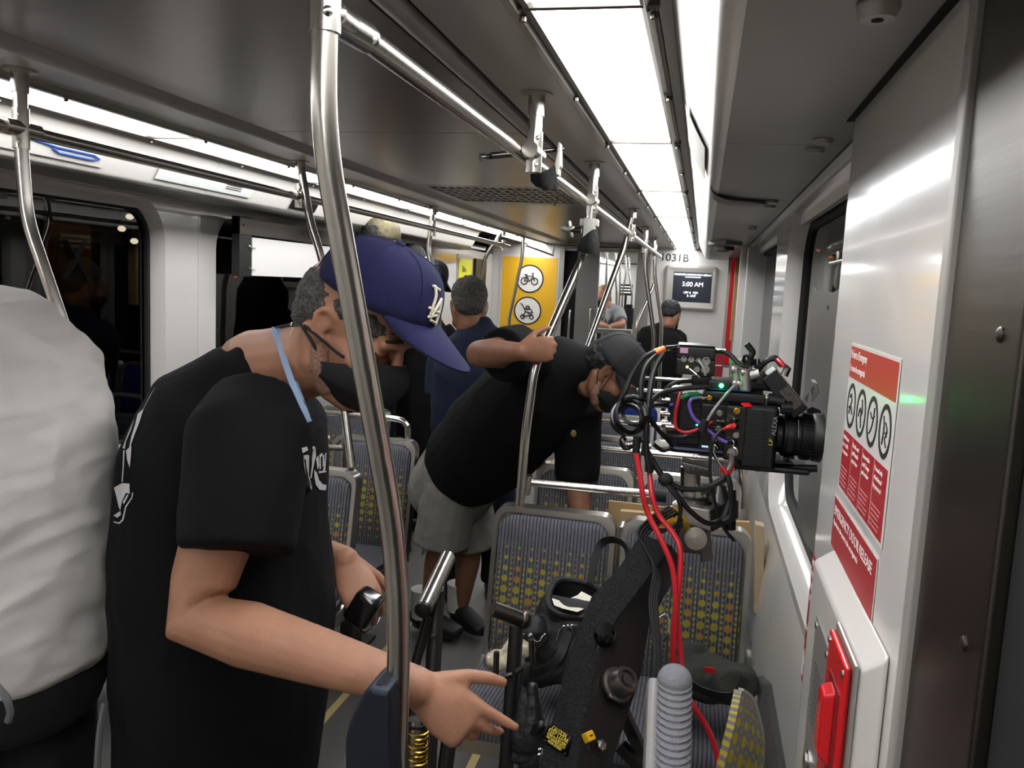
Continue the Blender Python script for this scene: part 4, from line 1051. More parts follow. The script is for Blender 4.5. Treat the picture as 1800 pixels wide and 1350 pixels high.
def hand(mb, wrist, fdir, palm, thumb, curl=(25, 30, 20), k=1., spread=.0, thumb_in=.35, tcurl=20):
    """palm, four unequal fingers and a thumb; palm: direction the palm faces, thumb: side of the thumb"""
    f = V(fdir).normalized(); p = V(palm); p = (p-f*p.dot(f)).normalized(); s = V(thumb); s = (s-f*s.dot(f)-p*s.dot(p)).normalized()
    w = V(wrist)
    mb.etube([(w-f*.012*k, s, .026*k, .019*k), (w+f*.02*k, s, .032*k, .018*k), (w+f*.055*k, s, .041*k, .017*k), (w+f*.088*k, s, .041*k, .0135*k)], 18)
    L = {1.5: .070, .5: .079, -.5: .073, -1.5: .057}
    for i, ln in L.items():
        b = w+f*(.088-.006*abs(i-.3))*k+s*i*.0195*k-p*.002*k
        d = (f+s*i*spread).normalized(); a = 0.; pts = [b-d*.012*k, b]; rs = [.0098*k, .0100*k]
        c = curl if not isinstance(curl, dict) else curl[i]
        for fr, cu, r in zip((.45, .31, .24), c, (.0088, .0080, .0068)):
            ax = d.cross(p).normalized(); d = Matrix.Rotation(radians(cu), 3, ax) @ d
            if d.dot(p) < 0 and a == 0 and cu > 0: d = Matrix.Rotation(radians(-2*cu), 3, ax) @ d
            p2 = p
            b = b+d*ln*fr*k; pts.append(b); rs.append(r*k); a += cu
            p = (p-d*p.dot(d)); p = p.normalized() if p.length > 1e-6 else p2
        mb.tube(pts, rs, 10, rnd=True)
        p = V(palm); p = (p-f*p.dot(f)).normalized()
    b = w+f*.022*k+s*.026*k+p*.004*k
    d = (f*.72+s*.66+p*thumb_in).normalized(); pts = [b-d*.012*k, b]; rs = [.0135*k, .0135*k]
    for ln, r in ((.040, .0112), (.032, .0098), (.024, .0080)):
        b = b+d*ln*k; pts.append(b); rs.append(r*k)
        d = (d+(f*.35+p*.25-s*.15)*(tcurl/30)).normalized()
    mb.tube(pts, rs, 10, rnd=True)
def head_frame(pos, fwd, up=(0, 0, 1)): return frame(fwd, up, pos)
def add_head(mb, M, neck, k=1., neck_r=.058):
    o = mb.T; mb.T = M @ Matrix.Scale(k, 4)
    mb.ell((-.012, 0, .038), (.099, .077, .088), n=24, m=16)
    mb.ell((.026, 0, -.022), (.066, .064, .080), n=20, m=14)
    mb.ell((.045, 0, .040), (.048, .060, .045), n=16, m=10)
    for s in (-1, 1):
        mb.tube([(-.025, s*.058, -.030), (.0, s*.056, -.072), (.045, s*.034, -.102), (.070, s*.010, -.110)], [.024, .022, .020, .019], 10, rnd=True)
        mb.ell((.058, s*.042, -.022), (.030, .024, .028))
        mb.ell((.078, s*.033, .010), (.015, .018, .012))          # closed lids
        # ear: rim, lobe and hollow
        mb.tube(cr([(.004, s*.072, -.024), (-.006, s*.078, -.028), (-.020, s*.084, -.008), (-.024, s*.086, .013), (-.012, s*.083, .026), (.003, s*.075, .018)], 4), .0050, 8, rnd=True)
        mb.ell((-.010, s*.074, .0), (.014, .006, .023)); mb.ell((-.002, s*.075, -.027), (.008, .005, .008))
    mb.tube([(.088, -.046, .030), (.096, -.02, .034), (.096, .02, .034), (.088, .046, .030)], .0105, 8, rnd=True)
    mb.tube([(.096, 0, .026), (.108, 0, .0), (.114, 0, -.020)], [.009, .0105, .0120], 10, rnd=True)
    for s in (-1, 1): mb.ell((.106, s*.012, -.026), (.012, .010, .009))
    mb.ell((.094, 0, -.060), (.014, .024, .009)); mb.ell((.091, 0, -.073), (.013, .020, .008)); mb.ell((.080, 0, -.104), (.020, .022, .018))
    mb.T = o
    a = M @ V((-.022, 0, -.035)); n = V(neck); c = M @ V((-.018, 0, -.085))
    mb.tube([a, c, n, n+(n-c).normalized()*.04], [neck_r*.95, neck_r, neck_r*1.04, neck_r*1.1], 16, rnd=True)
def add_cap(M, m, parent, under=capunder, k=1., brim=True, back=False, tilt=0., logo=None, rise=.0, brim_len=.080, shift=0., arch=.030, ch=.112, span=78, droop=.20):
    T = M @ Matrix.Translation((-.008+shift, 0, .046+rise)) @ Matrix.Rotation(radians(tilt), 4, 'Y') @ Matrix.Scale(k, 4)
    if back: T = T @ Matrix.Rotation(pi, 4, 'Z')
    mb = MB(T); rings = []
    for i in range(11):
        u = i/10; z = -.008+ch*sin(u*pi/2); r = cos(u*pi/2)**.62 if u < 1 else .0
        rings.append([(.110*r*cos(2*pi*j/32)*(1.0 if cos(2*pi*j/32) > 0 else .99), .089*r*sin(2*pi*j/32), z+(.010*u*(1-u)*cos(2*pi*j/32))) for j in range(32)])
    rings[-1] = [(.004*cos(2*pi*j/32), .004*sin(2*pi*j/32), ch-.006) for j in range(32)]
    inner = [[(x*.96, y*.96, z-.002 if z < 0 else z*.96) for x, y, z in r] for r in rings]
    mb.loft(inner[::-1]+rings, cap=False); cap = build('cap', mb, m, parent, angle=70)
    sm = MB(T)
    for a in range(0, 180, 60):
        pts = []
        for q in range(-18, 19):
            u = 1-abs(q)/18; th = radians(a+30)+(pi if q < 0 else 0)
            r = cos(u*pi/2)**.62 if u < 1 else .03; z = -.008+ch*sin(u*pi/2)
            pts.append((.1105*r*cos(th), .0895*r*sin(th), z+.010*u*(1-u)*cos(th)))
        sm.tube(pts, .0011, 5)
    build('panel_seam', sm, m, cap); build('button', MB(T).ell((0, 0, ch-.006), (.009, .009, .005)), m, cap)
    if brim:
        rows = []; rows2 = []
        for i in range(9):
            u = i/8; row = []
            for j in range(21):
                th = radians(-span+2*span*j/20)
                e = brim_len*u*max(0., cos(th*84/span))**.5
                x = .106*cos(th)+e; y = .088*sin(th)*(1-.10*u); z = -.006-droop*(x-.106*cos(th))-arch*(abs(y)/.088)**2*(u*.9+.1)+.004
                row.append((x, y, z))
            rows.append(row)
        b = build('brim', MB(T).grid(rows, -.0022), m, cap, angle=70)
        b2 = build('brim_underside', MB(T).grid([[(x*.998, y*.99, z-.003) for x, y, z in r] for r in rows], .0006), under, cap, angle=70)
    else:
        pts = [(-.104+.004*cos(a), .05*sin(a), .012+.03*cos(a)) for a in [radians(t_) for t_ in range(-90, 91, 15)]]
        build('rear_strap', MB(T).tube([(.109*cos(a), .088*sin(a), -.004) for a in [radians(t_) for t_ in range(-30, 31, 6)]], .004, 6), m, cap)
    return cap
def add_mask(M, parent, k=1., m=maskm, loops=True, z0=.002):
    T = M @ Matrix.Scale(k, 4); rows = []
    for i in range(13):
        v = i/12; z = z0-.126*v
        row = []
        for j in range(25):
            u = -1+2*j/24; au = abs(u)
            zz = z - .057*au**1.2*(1-v) + .040*au*v; rdg = .030*max(0., 1-au/.34)*max(0., 1-abs(v-.12)/.6)
            bul = .024*sin(pi*min(1, max(0, v*1.05)))**.8
            prof = .104-.020*max(0, (v-.55)/.45)**1.5+bul
            th = u*1.32
            x = (prof)*cos(th)**.8*(1-.10*au)-.006+rdg
            y = .073*sin(th)*(1-.22*max(0, v-.6)/.4)*(1+.02*bul)
            if i == 0: x -= .004
            row.append((x, y, zz))
        rows.append(row)
    mk = build('face_mask', MB(T).grid(rows, .003), m, parent, angle=60)
    sm = MB(T); sm.tube([rows[i][12] for i in range(13)], .0012, 5); build('centre_seam', sm, m, mk)
    for s in ((0, 24) if loops else ()):
        lp = MB(T)
        a, b = V(rows[2][s]), V(rows[9][s]); sg = -1 if s == 0 else 1
        lp.tube(cr([a, (.01, sg*.082, .022), (-.022, sg*.085, .02), (-.030, sg*.086, -.01), (-.010, sg*.080, -.034), b], 5), .0018, 6)
        build('ear_loop', lp, m, mk)
    return mk
def add_hair(M, parent, m, ells, k=1., amp=.006, fr=60, voxel=.006):
    mb = MB(M @ Matrix.Scale(k, 4))
    for c, r in ells: mb.ell(c, r, n=20, m=12)
    return solid('hair', mb, m, parent, voxel, 1, wrinkle=lambda p: amp*noise.noise(p*fr)+amp*.6*noise.noise(p*fr*2.1))
def limb_shoe(parent, ankle, toe, m=sole, sock=None):
    a = V((ankle[0], ankle[1], 0)); d = V((toe[0], toe[1], 0)).normalized(); s = V((-d.y, d.x, 0)); z0 = max(0., ankle[2]-.09)
    a.z = z0
    mb = MB(); mb.etube([(a-d*.075+V((0, 0, .045)), s, .034, .040), (a-d*.03+V((0, 0, .05)), s, .040, .046), (a+d*.05+V((0, 0, .048)), s, .044, .044), (a+d*.12+V((0, 0, .036)), s, .048, .034), (a+d*.175+V((0, 0, .030)), s, .040, .026)], 18)
    mb.tube([a-d*.03+V((0, 0, .05)), a-d*.025+V((0, 0, .105))], .046, 14)
    sh = solid('shoe', mb, m, parent, .006, 2)
    mb = MB(); o = []
    for j in range(24):
        t = 2*pi*j/24; o.append(a+d*(.048+.135*cos(t))+s*(.046*sin(t)*(1+.1*cos(t))))
    build('sole', MB().prism([p+V((0, 0, .001)) for p in o], (0, 0, .018)), m, sh)
    if sock:
        build('sock', MB().lathe([(.052, .05), (.054, .10), (.056, .16), (.059, .185), (.050, .187)], a-d*.03, (0, 0, 1), 20), sock, parent)
def person(name, label, P, skin, voxel=.008):
    """P: head (pos,fwd,up), neck, torso sections, arms {R,L}: (shoulder, elbow, wrist, hand kwargs), legs"""
    t = thing(name, label, 'person', P['base'])
    M = head_frame(*P['head']); k = P.get('hk', 1.)
    mb = MB(); add_head(mb, M, P['neck'], k, P.get('neck_r', .058))
    tor = P['torso']; mb.etube([(p, s, a*.90, b*.90) for p, s, a, b in tor], 24)
    g = P.get('girth', 1.)
    for sd, A in P['arms'].items():
        sh, el, wr, hk = A; sh, el, wr = V(sh), V(el), V(wr)
        mb.tube([sh, sh.lerp(el, .35), sh.lerp(el, .8), el, el.lerp(wr, .25), el.lerp(wr, .6), wr], [r*g for r in (.058, .055, .046, .043, .046, .038, .027)], 16, rnd=True)
        if hk: hand(mb, wr, **hk)
    for sd, Lg in P['legs'].items():
        hp, kn, an, toe = Lg; hp, kn, an = V(hp), V(kn), V(an)
        mb.tube([hp, hp.lerp(kn, .5), kn, kn.lerp(an, .3), an], [.085*g, .072*g, .053*g, .053*g, .034], 16, rnd=True)
    body = solid('body', mb, skin, t, voxel, 3)
    # shirt
    sm_, sl, wr_ = P['shirt']
    mb = MB(); mb.etube([(p, s, a, b) for p, s, a, b in tor], 28, rnd=True)
    for sd, A in P['arms'].items():
        sh, el = V(A[0]), V(A[1]); r0, r1 = P.get('sleeve', {}).get(sd, (.085, .075))
        cen = P.get('sleeve_end', {}).get(sd); e = V(cen) if cen else sh.lerp(el, sl)
        mb.tube([sh.lerp(V(P['neck']), .35), sh, sh.lerp(e, .5), e], [r0*.85, r0, (r0+r1)/2, r1], 20)
    shirt = solid('shirt', mb, sm_, t, P.get('svox', voxel), P.get('ssm', 3), wrinkle=wr_)
    # trousers / shorts
    pm, frac, rr = P['pants']
    mb = MB(); hips = [V(L_[0]) for L_ in P['legs'].values()]; c = sum(hips, V((0, 0, 0)))/len(hips)
    pel = P.get('pelvis', (c+V((0, 0, .06)), tor[-1][1])); 
    mb.etube([(V(pel[0])+V(P.get('pel_up', (0, 0, .07))), pel[1], tor[-1][2]*.96, tor[-1][3]*.96), (V(pel[0])-V(P.get('pel_up', (0, 0, .07)))*.9, pel[1], tor[-1][2]*.94, tor[-1][3]*.94)], 24)
    for sd, Lg in P['legs'].items():
        hp, kn, an = [V(q) for q in Lg[:3]]
        if frac <= 1: mb.tube([hp, hp.lerp(kn, frac*.5), hp.lerp(kn, frac)], [rr[0], (rr[0]+rr[1])/2, rr[1]], 18)
        else: mb.tube([hp, kn, kn.lerp(an, frac-1)], [rr[0], (rr[0]+rr[1])/2, rr[1]], 18)
    solid('trousers' if frac > 1 else 'shorts', mb, pm, t, max(voxel, .008), 3, wrinkle=fold(.004, 9, 3.))
    for sd, Lg in P['legs'].items(): limb_shoe(t, Lg[2], Lg[3], sock=P.get('sock'))
    return t, M, body, shirt
def decal(obj, name, polys, m, parent, to_px, lift=.0015, sub=0):
    """flat print laid on a garment: outline points are dropped on to the cloth"""
    me = obj.data; off = ORG[obj.name]
    bvh = BVHTree.FromPolygons([v.co+off for v in me.vertices], [tuple(p.vertices) for p in me.polygons])
    mb = MB()
    for poly in polys:
        pts = []
        for p in poly:
            px, py = to_px(*p); d = (at(px, py, Y=1.)-CAM).normalized()
            h = bvh.ray_cast(CAM, d)
            if h[0] is None or (h[0]-CAM).length > 2.2:
                h = bvh.find_nearest(at(px, py, Y=parent.location.y))
            pts.append(h[0]+h[1]*lift)
        n = len(pts); mb.add(pts, [tuple(range(n))])
    bm_me = bpy.data.meshes.new(name); bm_me.from_pydata([tuple(p-ORG[parent.name]) for p in mb.v], [], mb.f); bm_me.update()
    bm = bmesh.new(); bm.from_mesh(bm_me); bmesh.ops.triangulate(bm, faces=bm.faces); bm.to_mesh(bm_me); bm.free()
    return link(name, bm_me, m, parent)
def surf_tubes(obj, name, lines, m, parent, to_px, r, lift=.001):
    me = obj.data; off = ORG[obj.name]
    bvh = BVHTree.FromPolygons([v.co+off for v in me.vertices], [tuple(p.vertices) for p in me.polygons]); mb = MB()
    for ln in lines:
        pts = []
        for p in ln:
            px, py = to_px(*p); d = (at(px, py, Y=1.)-CAM).normalized(); h = bvh.ray_cast(CAM, d)
            if h[0] is None: h = bvh.find_nearest(at(px, py, Y=parent.location.y if parent.type == 'EMPTY' else ORG[parent.name].y))
            pts.append(h[0]+h[1]*lift)
        mb.tube(cr(pts, 5), r, 8, rnd=True)
    return build(name, mb, m, parent)
# ---------------------------------------------------------------- man in the navy cap
YB = 1.38; SD = V((.10, 1, 0)).normalized()
tor = [(at(470, 662, Y=YB), SD, .092, .084), (at(450, 684, Y=YB), SD, .140, .102), (at(432, 700, Y=YB), SD, .195, .130), (at(404, 800, Y=YB), SD, .222, .166), (at(395, 940, Y=YB), SD, .228, .178), (at(404, 1090, Y=YB), SD, .232, .188), (at(393, 1280, Y=YB), SD, .222, .178), (at(386, 1400, Y=YB), SD, .215, .170)]
cx = at(388, 1400, Y=YB).x
fwd = V((cos(radians(34)), -.10, -sin(radians(34))))
Pm = dict(base=(cx, YB, 0), head=(at(618, 572, Y=1.33), fwd, (0, 0, 1)), neck=at(478, 645, Y=1.37), neck_r=.068, torso=tor, girth=1.12,
    arms={'R': (at(440, 770, Y=1.20), at(338, 1085, Y=1.115), at(735, 1208, Y=1.135), dict(fdir=at(862, 1300, Y=1.15)-at(740, 1208, Y=1.135), palm=(.1, .9, -.5), thumb=(.6, -.1, 1), curl={1.5: (4, 6, 5), .5: (22, 26, 18), -.5: (40, 40, 25), -1.5: (50, 45, 25)}, k=1.06, spread=.06, thumb_in=.1, tcurl=26)),
          'L': (at(480, 780, Y=1.56), at(470, 960, Y=1.68), at(606, 985, Y=1.56), dict(fdir=at(650, 1075, Y=1.50)-at(606, 985, Y=1.56), palm=(-.3, .5, -.5), thumb=(.8, -.5, .3), curl=(30, 40, 30), k=1.05, thumb_in=.5))},
    legs={'R': ((cx, YB-.10, .86), (cx+.03, YB-.11, .47), (cx-.02, YB-.12, .09), (1, -.2)), 'L': ((cx, YB+.10, .86), (cx+.03, YB+.11, .47), (cx-.02, YB+.12, .09), (1, .2))},
    sleeve={'R': (.098, .086), 'L': (.09, .08)}, sleeve_end={'R': at(415, 965, Y=1.13)}, svox=.006, ssm=12,
    shirt=(tee_black, .75, fold(.0055, 6.5, 1., (1, 1, .7))), pants=(trouser, 1.95, (.105, .075)), pelvis=((cx, YB, .90), SD))
man, MM, mbody, mshirt = person('person', 'stooping man in black printed T-shirt, navy cap and black mask', Pm, skin_a, .0045)
# crisp sleeve hem and seam lines
for (rad, ppx, ppy) in ((.0875, 415, 968),):
    c = at(415, 965, Y=1.13); d = (c-at(440, 770, Y=1.20)).normalized(); x_, y_, _ = basis(d)
capo = add_cap(MM, capnavy, man, tilt=-10, brim_len=.088, k=1.04, rise=.030, shift=.020, arch=.012, ch=.094, span=62, droop=.42)
add_mask(MM, man, 1.04, loops=False, z0=.004)
add_hair(MM, man, hair_gp, [((-.040, 0, .020), (.076, .080, .075)), ((-.060, 0, -.018), (.046, .062, .045)), ((.012, 0, .040), (.080, .0825, .034))], 1.0, .004, 90, .0045)
# stubble on the jaw, brow and lashes
for s in (-1, 1):
    solid('beard_stubble', MB(MM).tube([(.000, s*.0615, -.040), (.014, s*.058, -.070), (.040, s*.044, -.096)], [.0185, .0205, .0190], 10, rnd=True), stub, man, .004, 2)
for s in (-1, 1):
    eb = MB(MM); eb.tube(cr([(.100, s*.016, .043), (.101, s*.033, .045), (.090, s*.050, .037)], 4), .0030, 8, rnd=True)
    build('eyebrow', eb, mat('dark_brow', '#2c2622', .8), man)
for s in (-1, 1):
    el_ = MB(MM); el_.tube(cr([(.093, s*.020, .008), (.0945, s*.033, .003), (.084, s*.048, .008)], 4), .0018, 6, rnd=True)
    build('lash_line', el_, lipm, man)
def zc(x, y): return (587+(x-800)*1.25/4.5+800/4.5, 382+y/4.5)
ST = [[(795, 548), (800, 620), (782, 705), (766, 770)], [(784, 546), (822, 576)], [(832, 648), (802, 720), (766, 790)], [(832, 648), (822, 740), (797, 845)], [(760, 715), (816, 752)], [(754, 786), (802, 772)], [(768, 812), (800, 836)]]
surf_tubes(capo, 'embroidered_letters', ST, cream, capo, zc, .0026, .002)
prw = mat('white_ink', '#c9c6c4', .6)
def zf(x, y): return (500+x*.2518, 700+y*.2518)
CH = [[(116, 348), (150, 338), (205, 336), (212, 352), (160, 362), (122, 384)], [(196, 350), (212, 346), (215, 400), (198, 480), (184, 560), (176, 556), (186, 470), (186, 400)],
      [(128, 400), (158, 394), (166, 402), (142, 420), (148, 480), (164, 560), (188, 620), (184, 642), (160, 604), (144, 540), (130, 460)],
      [(204, 500), (222, 520), (236, 570), (262, 600), (288, 606), (284, 642), (240, 640), (214, 604), (204, 550)],
      [(216, 420), (232, 400), (238, 470), (226, 500)], [(240, 395), (258, 380), (262, 400), (248, 412), (250, 490), (240, 500)], [(262, 400), (272, 390), (272, 470), (262, 480)], [(272, 470), (282, 380), (288, 382), (280, 500), (262, 510)], [(232, 510), (286, 505), (286, 516), (236, 524)]]
decal(mshirt, 'chest_print', CH, prw, man, zf)
def zb(x, y): return (180+x/5, 680+y/5)
BK = [[(475, 0), (440, 60), (372, 190), (330, 320), (290, 420), (262, 500), (250, 540), (240, 545), (262, 440), (296, 330), (318, 240), (366, 196), (430, 70)],
      [(288, 285), (250, 400), (215, 480), (204, 545), (184, 540), (206, 480), (246, 380)], [(214, 560), (262, 520), (256, 620), (246, 712), (226, 650)],
      [(190, 560), (202, 560), (196, 700), (186, 835), (176, 835), (186, 700)], [(110, 885), (180, 845), (245, 850), (247, 940), (215, 930), (180, 1000), (165, 1085), (150, 1050), (130, 960)],
      [(268, 925), (278, 932), (270, 975), (216, 1058), (192, 1172), (158, 1204), (105, 1190), (106, 1180), (154, 1190), (180, 1165), (206, 1050), (262, 970)], [(105, 1130), (165, 1090), (172, 1120), (140, 1150)], [(186, 1010), (226, 945), (236, 950), (196, 1030)]]
decal(mshirt, 'back_print', BK, prw, man, zb)
# lanyard: light blue strap with black cord and buckle
lan = mat('light_blue_strap', '#8ea3bf', .7, bump=.2, bscale=200)
def on_body(pts, lift=.004, objs=None, yd=1.2):
    out = []
    bv = []
    for o in (objs or (mbody, mshirt)):
        of = ORG[o.name]; bv.append(BVHTree.FromPolygons([v.co+of for v in o.data.vertices], [tuple(p.vertices) for p in o.data.polygons]))
    for px, py in pts:
        d = (at(px, py, Y=1.)-CAM).normalized(); best = None
        for b in bv:
            h = b.ray_cast(CAM, d)
            if h[0] is not None and (best is None or h[3] < best[3]): best = h
        if best is None or best[3] > 2:
            best = min((b.find_nearest(at(px, py, Y=1.33)) for b in bv), key=lambda h: h[3])
        out.append(best[0]-d*lift)
    return out
def ribbon(nm, px, w, m, par, lift=.004, th=.0015):
    c = [V(p) for p in cr(on_body(px, lift), 5)]; rows = []
    for _ in range(12): c = [c[0]]+[(c[i-1]+c[i]*2+c[i+1])/4 for i in range(1, len(c)-1)]+[c[-1]]
    for i, p in enumerate(c):
        tg = (c[min(i+1, len(c)-1)]-c[max(i-1, 0)]).normalized(); s = tg.cross((CAM-p).normalized()).normalized()
        rows.append([p-s*w, p, p+s*w])
    return build(nm, MB().grid(rows, th), m, par, angle=60)
ln = thing('lanyard', 'light blue lanyard with black cord around the neck of the navy-capped man', 'lanyard', at(500, 650, Y=1.25))
ribbon('strap', [(465, 540), (474, 562), (490, 600), (505, 650), (520, 690), (536, 725), (543, 742)], .0052, lan, ln, .012)
ribbon('strap', [(480, 545), (490, 585), (508, 640), (526, 690), (540, 730)], .0040, lan, ln, .009)
build('cord', MB().tube(cr(on_body([(470, 536), (490, 536), (508, 548), (522, 562), (535, 578)], .007), 4), .0042, 8), rubber, ln)
build('cord_stopper', MB().tube(on_body([(514, 555), (524, 566)], .008), .0075, 10), black, ln)
build('metal_clip', MB().tube(on_body([(506, 545), (511, 551)], .010), .006, 8), chrome, ln)
build('mask_cord', MB().tube(cr(on_body([(530, 572), (548, 600), (565, 630), (588, 660)], .005), 4), .0028, 8), rubber, ln)
build('mask_cord', MB().tube(cr(on_body([(534, 572), (560, 592), (590, 618), (604, 628)], .005), 4), .0026, 8), rubber, ln)
# object in his far hand
t = thing('radio_pouch', 'dark glossy pouch held in the far hand of the navy-capped man', 'pouch', at(640, 1075, Y=1.50))
build('pouch_body', MB().box(at(640, 1068, Y=1.50), (.055, .05, .075), Matrix.Rotation(.5, 3, 'Y')), mat('dark_clear_plastic', '#1a1718', .12), t, bevel=.014, seg=3)
build('loop', MB().tube(cr([at(628, 1100, Y=1.49), at(640, 1112, Y=1.48), at(660, 1100, Y=1.48), at(668, 1085, Y=1.49)], 4), .002), chrome, t)
# ---------------------------------------------------------------- man in the white T-shirt (left edge)
Y1_ = 1.20; s1 = V((.55, .83, 0)).normalized()
tor = [(at(-95, 560, Y=Y1_), s1, .085, .075), (at(-48, 590, Y=Y1_), s1, .135, .092), (at(-12, 660, Y=Y1_), s1, .170, .122), (at(8, 780, Y=Y1_), s1, .175, .145), (at(12, 920, Y=Y1_), s1, .172, .152), (at(20, 1060, Y=Y1_), s1, .175, .150), (at(10, 1125, Y=Y1_), s1, .178, .150)]
c1 = at(15, 1180, Y=Y1_)
Pm = dict(base=(c1.x, Y1_, 0), head=(at(-240, 430, Y=Y1_), (-.9, .35, -.35), (0, 0, 1)), neck=at(-120, 540, Y=Y1_), torso=tor,
    arms={'R': (at(-60, 620, Y=Y1_+.17), at(-150, 850, Y=Y1_+.2), at(-260, 900, Y=Y1_+.1), dict(fdir=(-1, -.2, 0), palm=(0, -.2, -1), thumb=(0, -1, 0))), 'L': (at(-120, 640, Y=Y1_-.14), at(-260, 850, Y=Y1_-.12), at(-380, 880, Y=Y1_-.1), dict(fdir=(-1, 0, 0), palm=(0, .2, -1), thumb=(0, 1, 0)))},
    legs={'R': ((c1.x-.05, Y1_+.09, .86), (c1.x-.03, Y1_+.10, .47), (c1.x, Y1_+.11, .09), (-1, .5)), 'L': ((c1.x-.12, Y1_-.07, .86), (c1.x-.1, Y1_-.08, .47), (c1.x-.05, Y1_-.09, .09), (-1, .3))},
    shirt=(tee_white, .6, lambda p, a=fold(.012, 5, 9., (1.6, 1.6, 1.3)), b=fold(.005, 9, 2., (.8, .8, 2.2)): a(p)+b(p+V((p.z*.5, 0, -p.x*.6)))), pants=(trouser, 1.95, (.125, .085)), svox=.006, ssm=10, pelvis=((c1.x, Y1_, .95), s1))
m1, M1, b1, sh1 = person('person', 'man in plain white T-shirt and black trousers cut off by the left edge', Pm, skin_a, .008)
add_hair(M1, m1, hair_bk, [((-.03, 0, .045), (.092, .083, .085))], 1, .004, 70, .008)
rb = mat('grey_piping', '#5a5a5c', .6)
build('trouser_piping', MB().tube(cr([at(185, 1235, Y=1.14), at(177, 1275, Y=1.13), at(172, 1330, Y=1.12), at(170, 1400, Y=1.11)], 4), .006, 6), rb, m1)
build('drawstring', MB().tube(cr([at(-6, 1205, Y=1.02), at(10, 1225, Y=1.0), at(18, 1250, Y=1.0), at(14, 1268, Y=1.0)], 4), .006, 6), rb, m1)
# ---------------------------------------------------------------- stooping man gripping the pole
s3 = V((.25, -.80, .45)).normalized()
tor = [(at(1030, 650, Y=3.15), s3, .095, .085), (at(1003, 648, Y=3.16), s3, .165, .125), (at(965, 670, Y=3.2), s3, .215, .175), (at(912, 722, Y=3.28), s3, .222, .215), (at(862, 775, Y=3.38), s3, .215, .225), (at(825, 812, Y=3.46), s3, .205, .205)]
hipR, hipL = at(792, 850, Y=3.44), at(818, 850, Y=3.62)
grip = at(949, 612, Y=2.665)
Pm = dict(base=(at(800, 1100, Y=3.6).x, 3.6, 0), head=(at(1070, 655, Y=3.12), (cos(radians(44)), .0, -sin(radians(44))), (0, 0, 1)), neck=at(1022, 664, Y=3.16), torso=tor, girth=1.1, hk=1.02,
    arms={'R': (at(908, 618, Y=2.98), at(842, 622, Y=2.78), at(914, 618, Y=2.635), dict(fdir=(1, .05, .16), palm=(.1, 1, 0), thumb=(.2, .2, 1), curl=(58, 62, 40), k=1.08, thumb_in=.6, tcurl=30)),
          'L': (at(1015, 720, Y=3.34), at(1015, 850, Y=3.30), at(1025, 935, Y=3.22), dict(fdir=(.2, -.2, -1), palm=(-.6, -.6, 0), thumb=(.6, -.6, 0), k=1.05))},
    legs={'R': (hipR, at(775, 958, Y=3.44), at(752, 1072, Y=3.56), (.9, -.3)), 'L': (hipL, at(826, 960, Y=3.64), at(812, 1062, Y=3.66), (.7, -.6))},
    sleeve={'R': (.10, .098), 'L': (.10, .085)}, sleeve_end={'R': at(882, 625, Y=2.88)},
    shirt=(tee_black, .95, fold(.006, 5, 4.)), pants=(khaki, .98, (.118, .125)), sock=sockm, pelvis=(at(812, 832, Y=3.52), s3), pel_up=tuple((at(850, 785, Y=3.45)-at(812, 832, Y=3.52))*.8))
m3, M3, b3, sh3 = person('person', 'bending man in black T-shirt and grey shorts gripping a pole', Pm, skin_b, .006)
c3 = add_cap(M3, capblk, m3, k=1.04, tilt=4, rise=.002)
add_mask(M3, m3, 1.04)
add_hair(M3, m3, hair_bk, [((-.045, 0, .025), (.078, .083, .070)), ((-.065, 0, .0), (.048, .068, .048)), ((.0, 0, .035), (.085, .082, .024))], 1.03, .009, 55, .006)
bs = MB(M3)
for s in (-1, 1): bs.tube([(.0, s*.062, -.045), (.020, s*.060, -.078), (.045, s*.045, -.102)], [.018, .021, .020], 10, rnd=True)
bs.ell((.075, 0, -.11), (.022, .026, .018)); bs.tube([(.045, -.045, -.104), (.072, 0, -.112), (.045, .045, -.104)], .016, 10, rnd=True); solid('grey_beard', bs, stub, m3, .005, 2)
build('chest_badge', MB().ell(at(1008, 762, Y=3.05), (.011, .004, .014)), mat('gold_print', '#6b5d2c', .6), m3)
build('key_ring', MB().tube(cr([at(742, 940, Y=3.40), at(746, 960, Y=3.39), at(743, 975, Y=3.39)], 4), .006), chrome, m3)
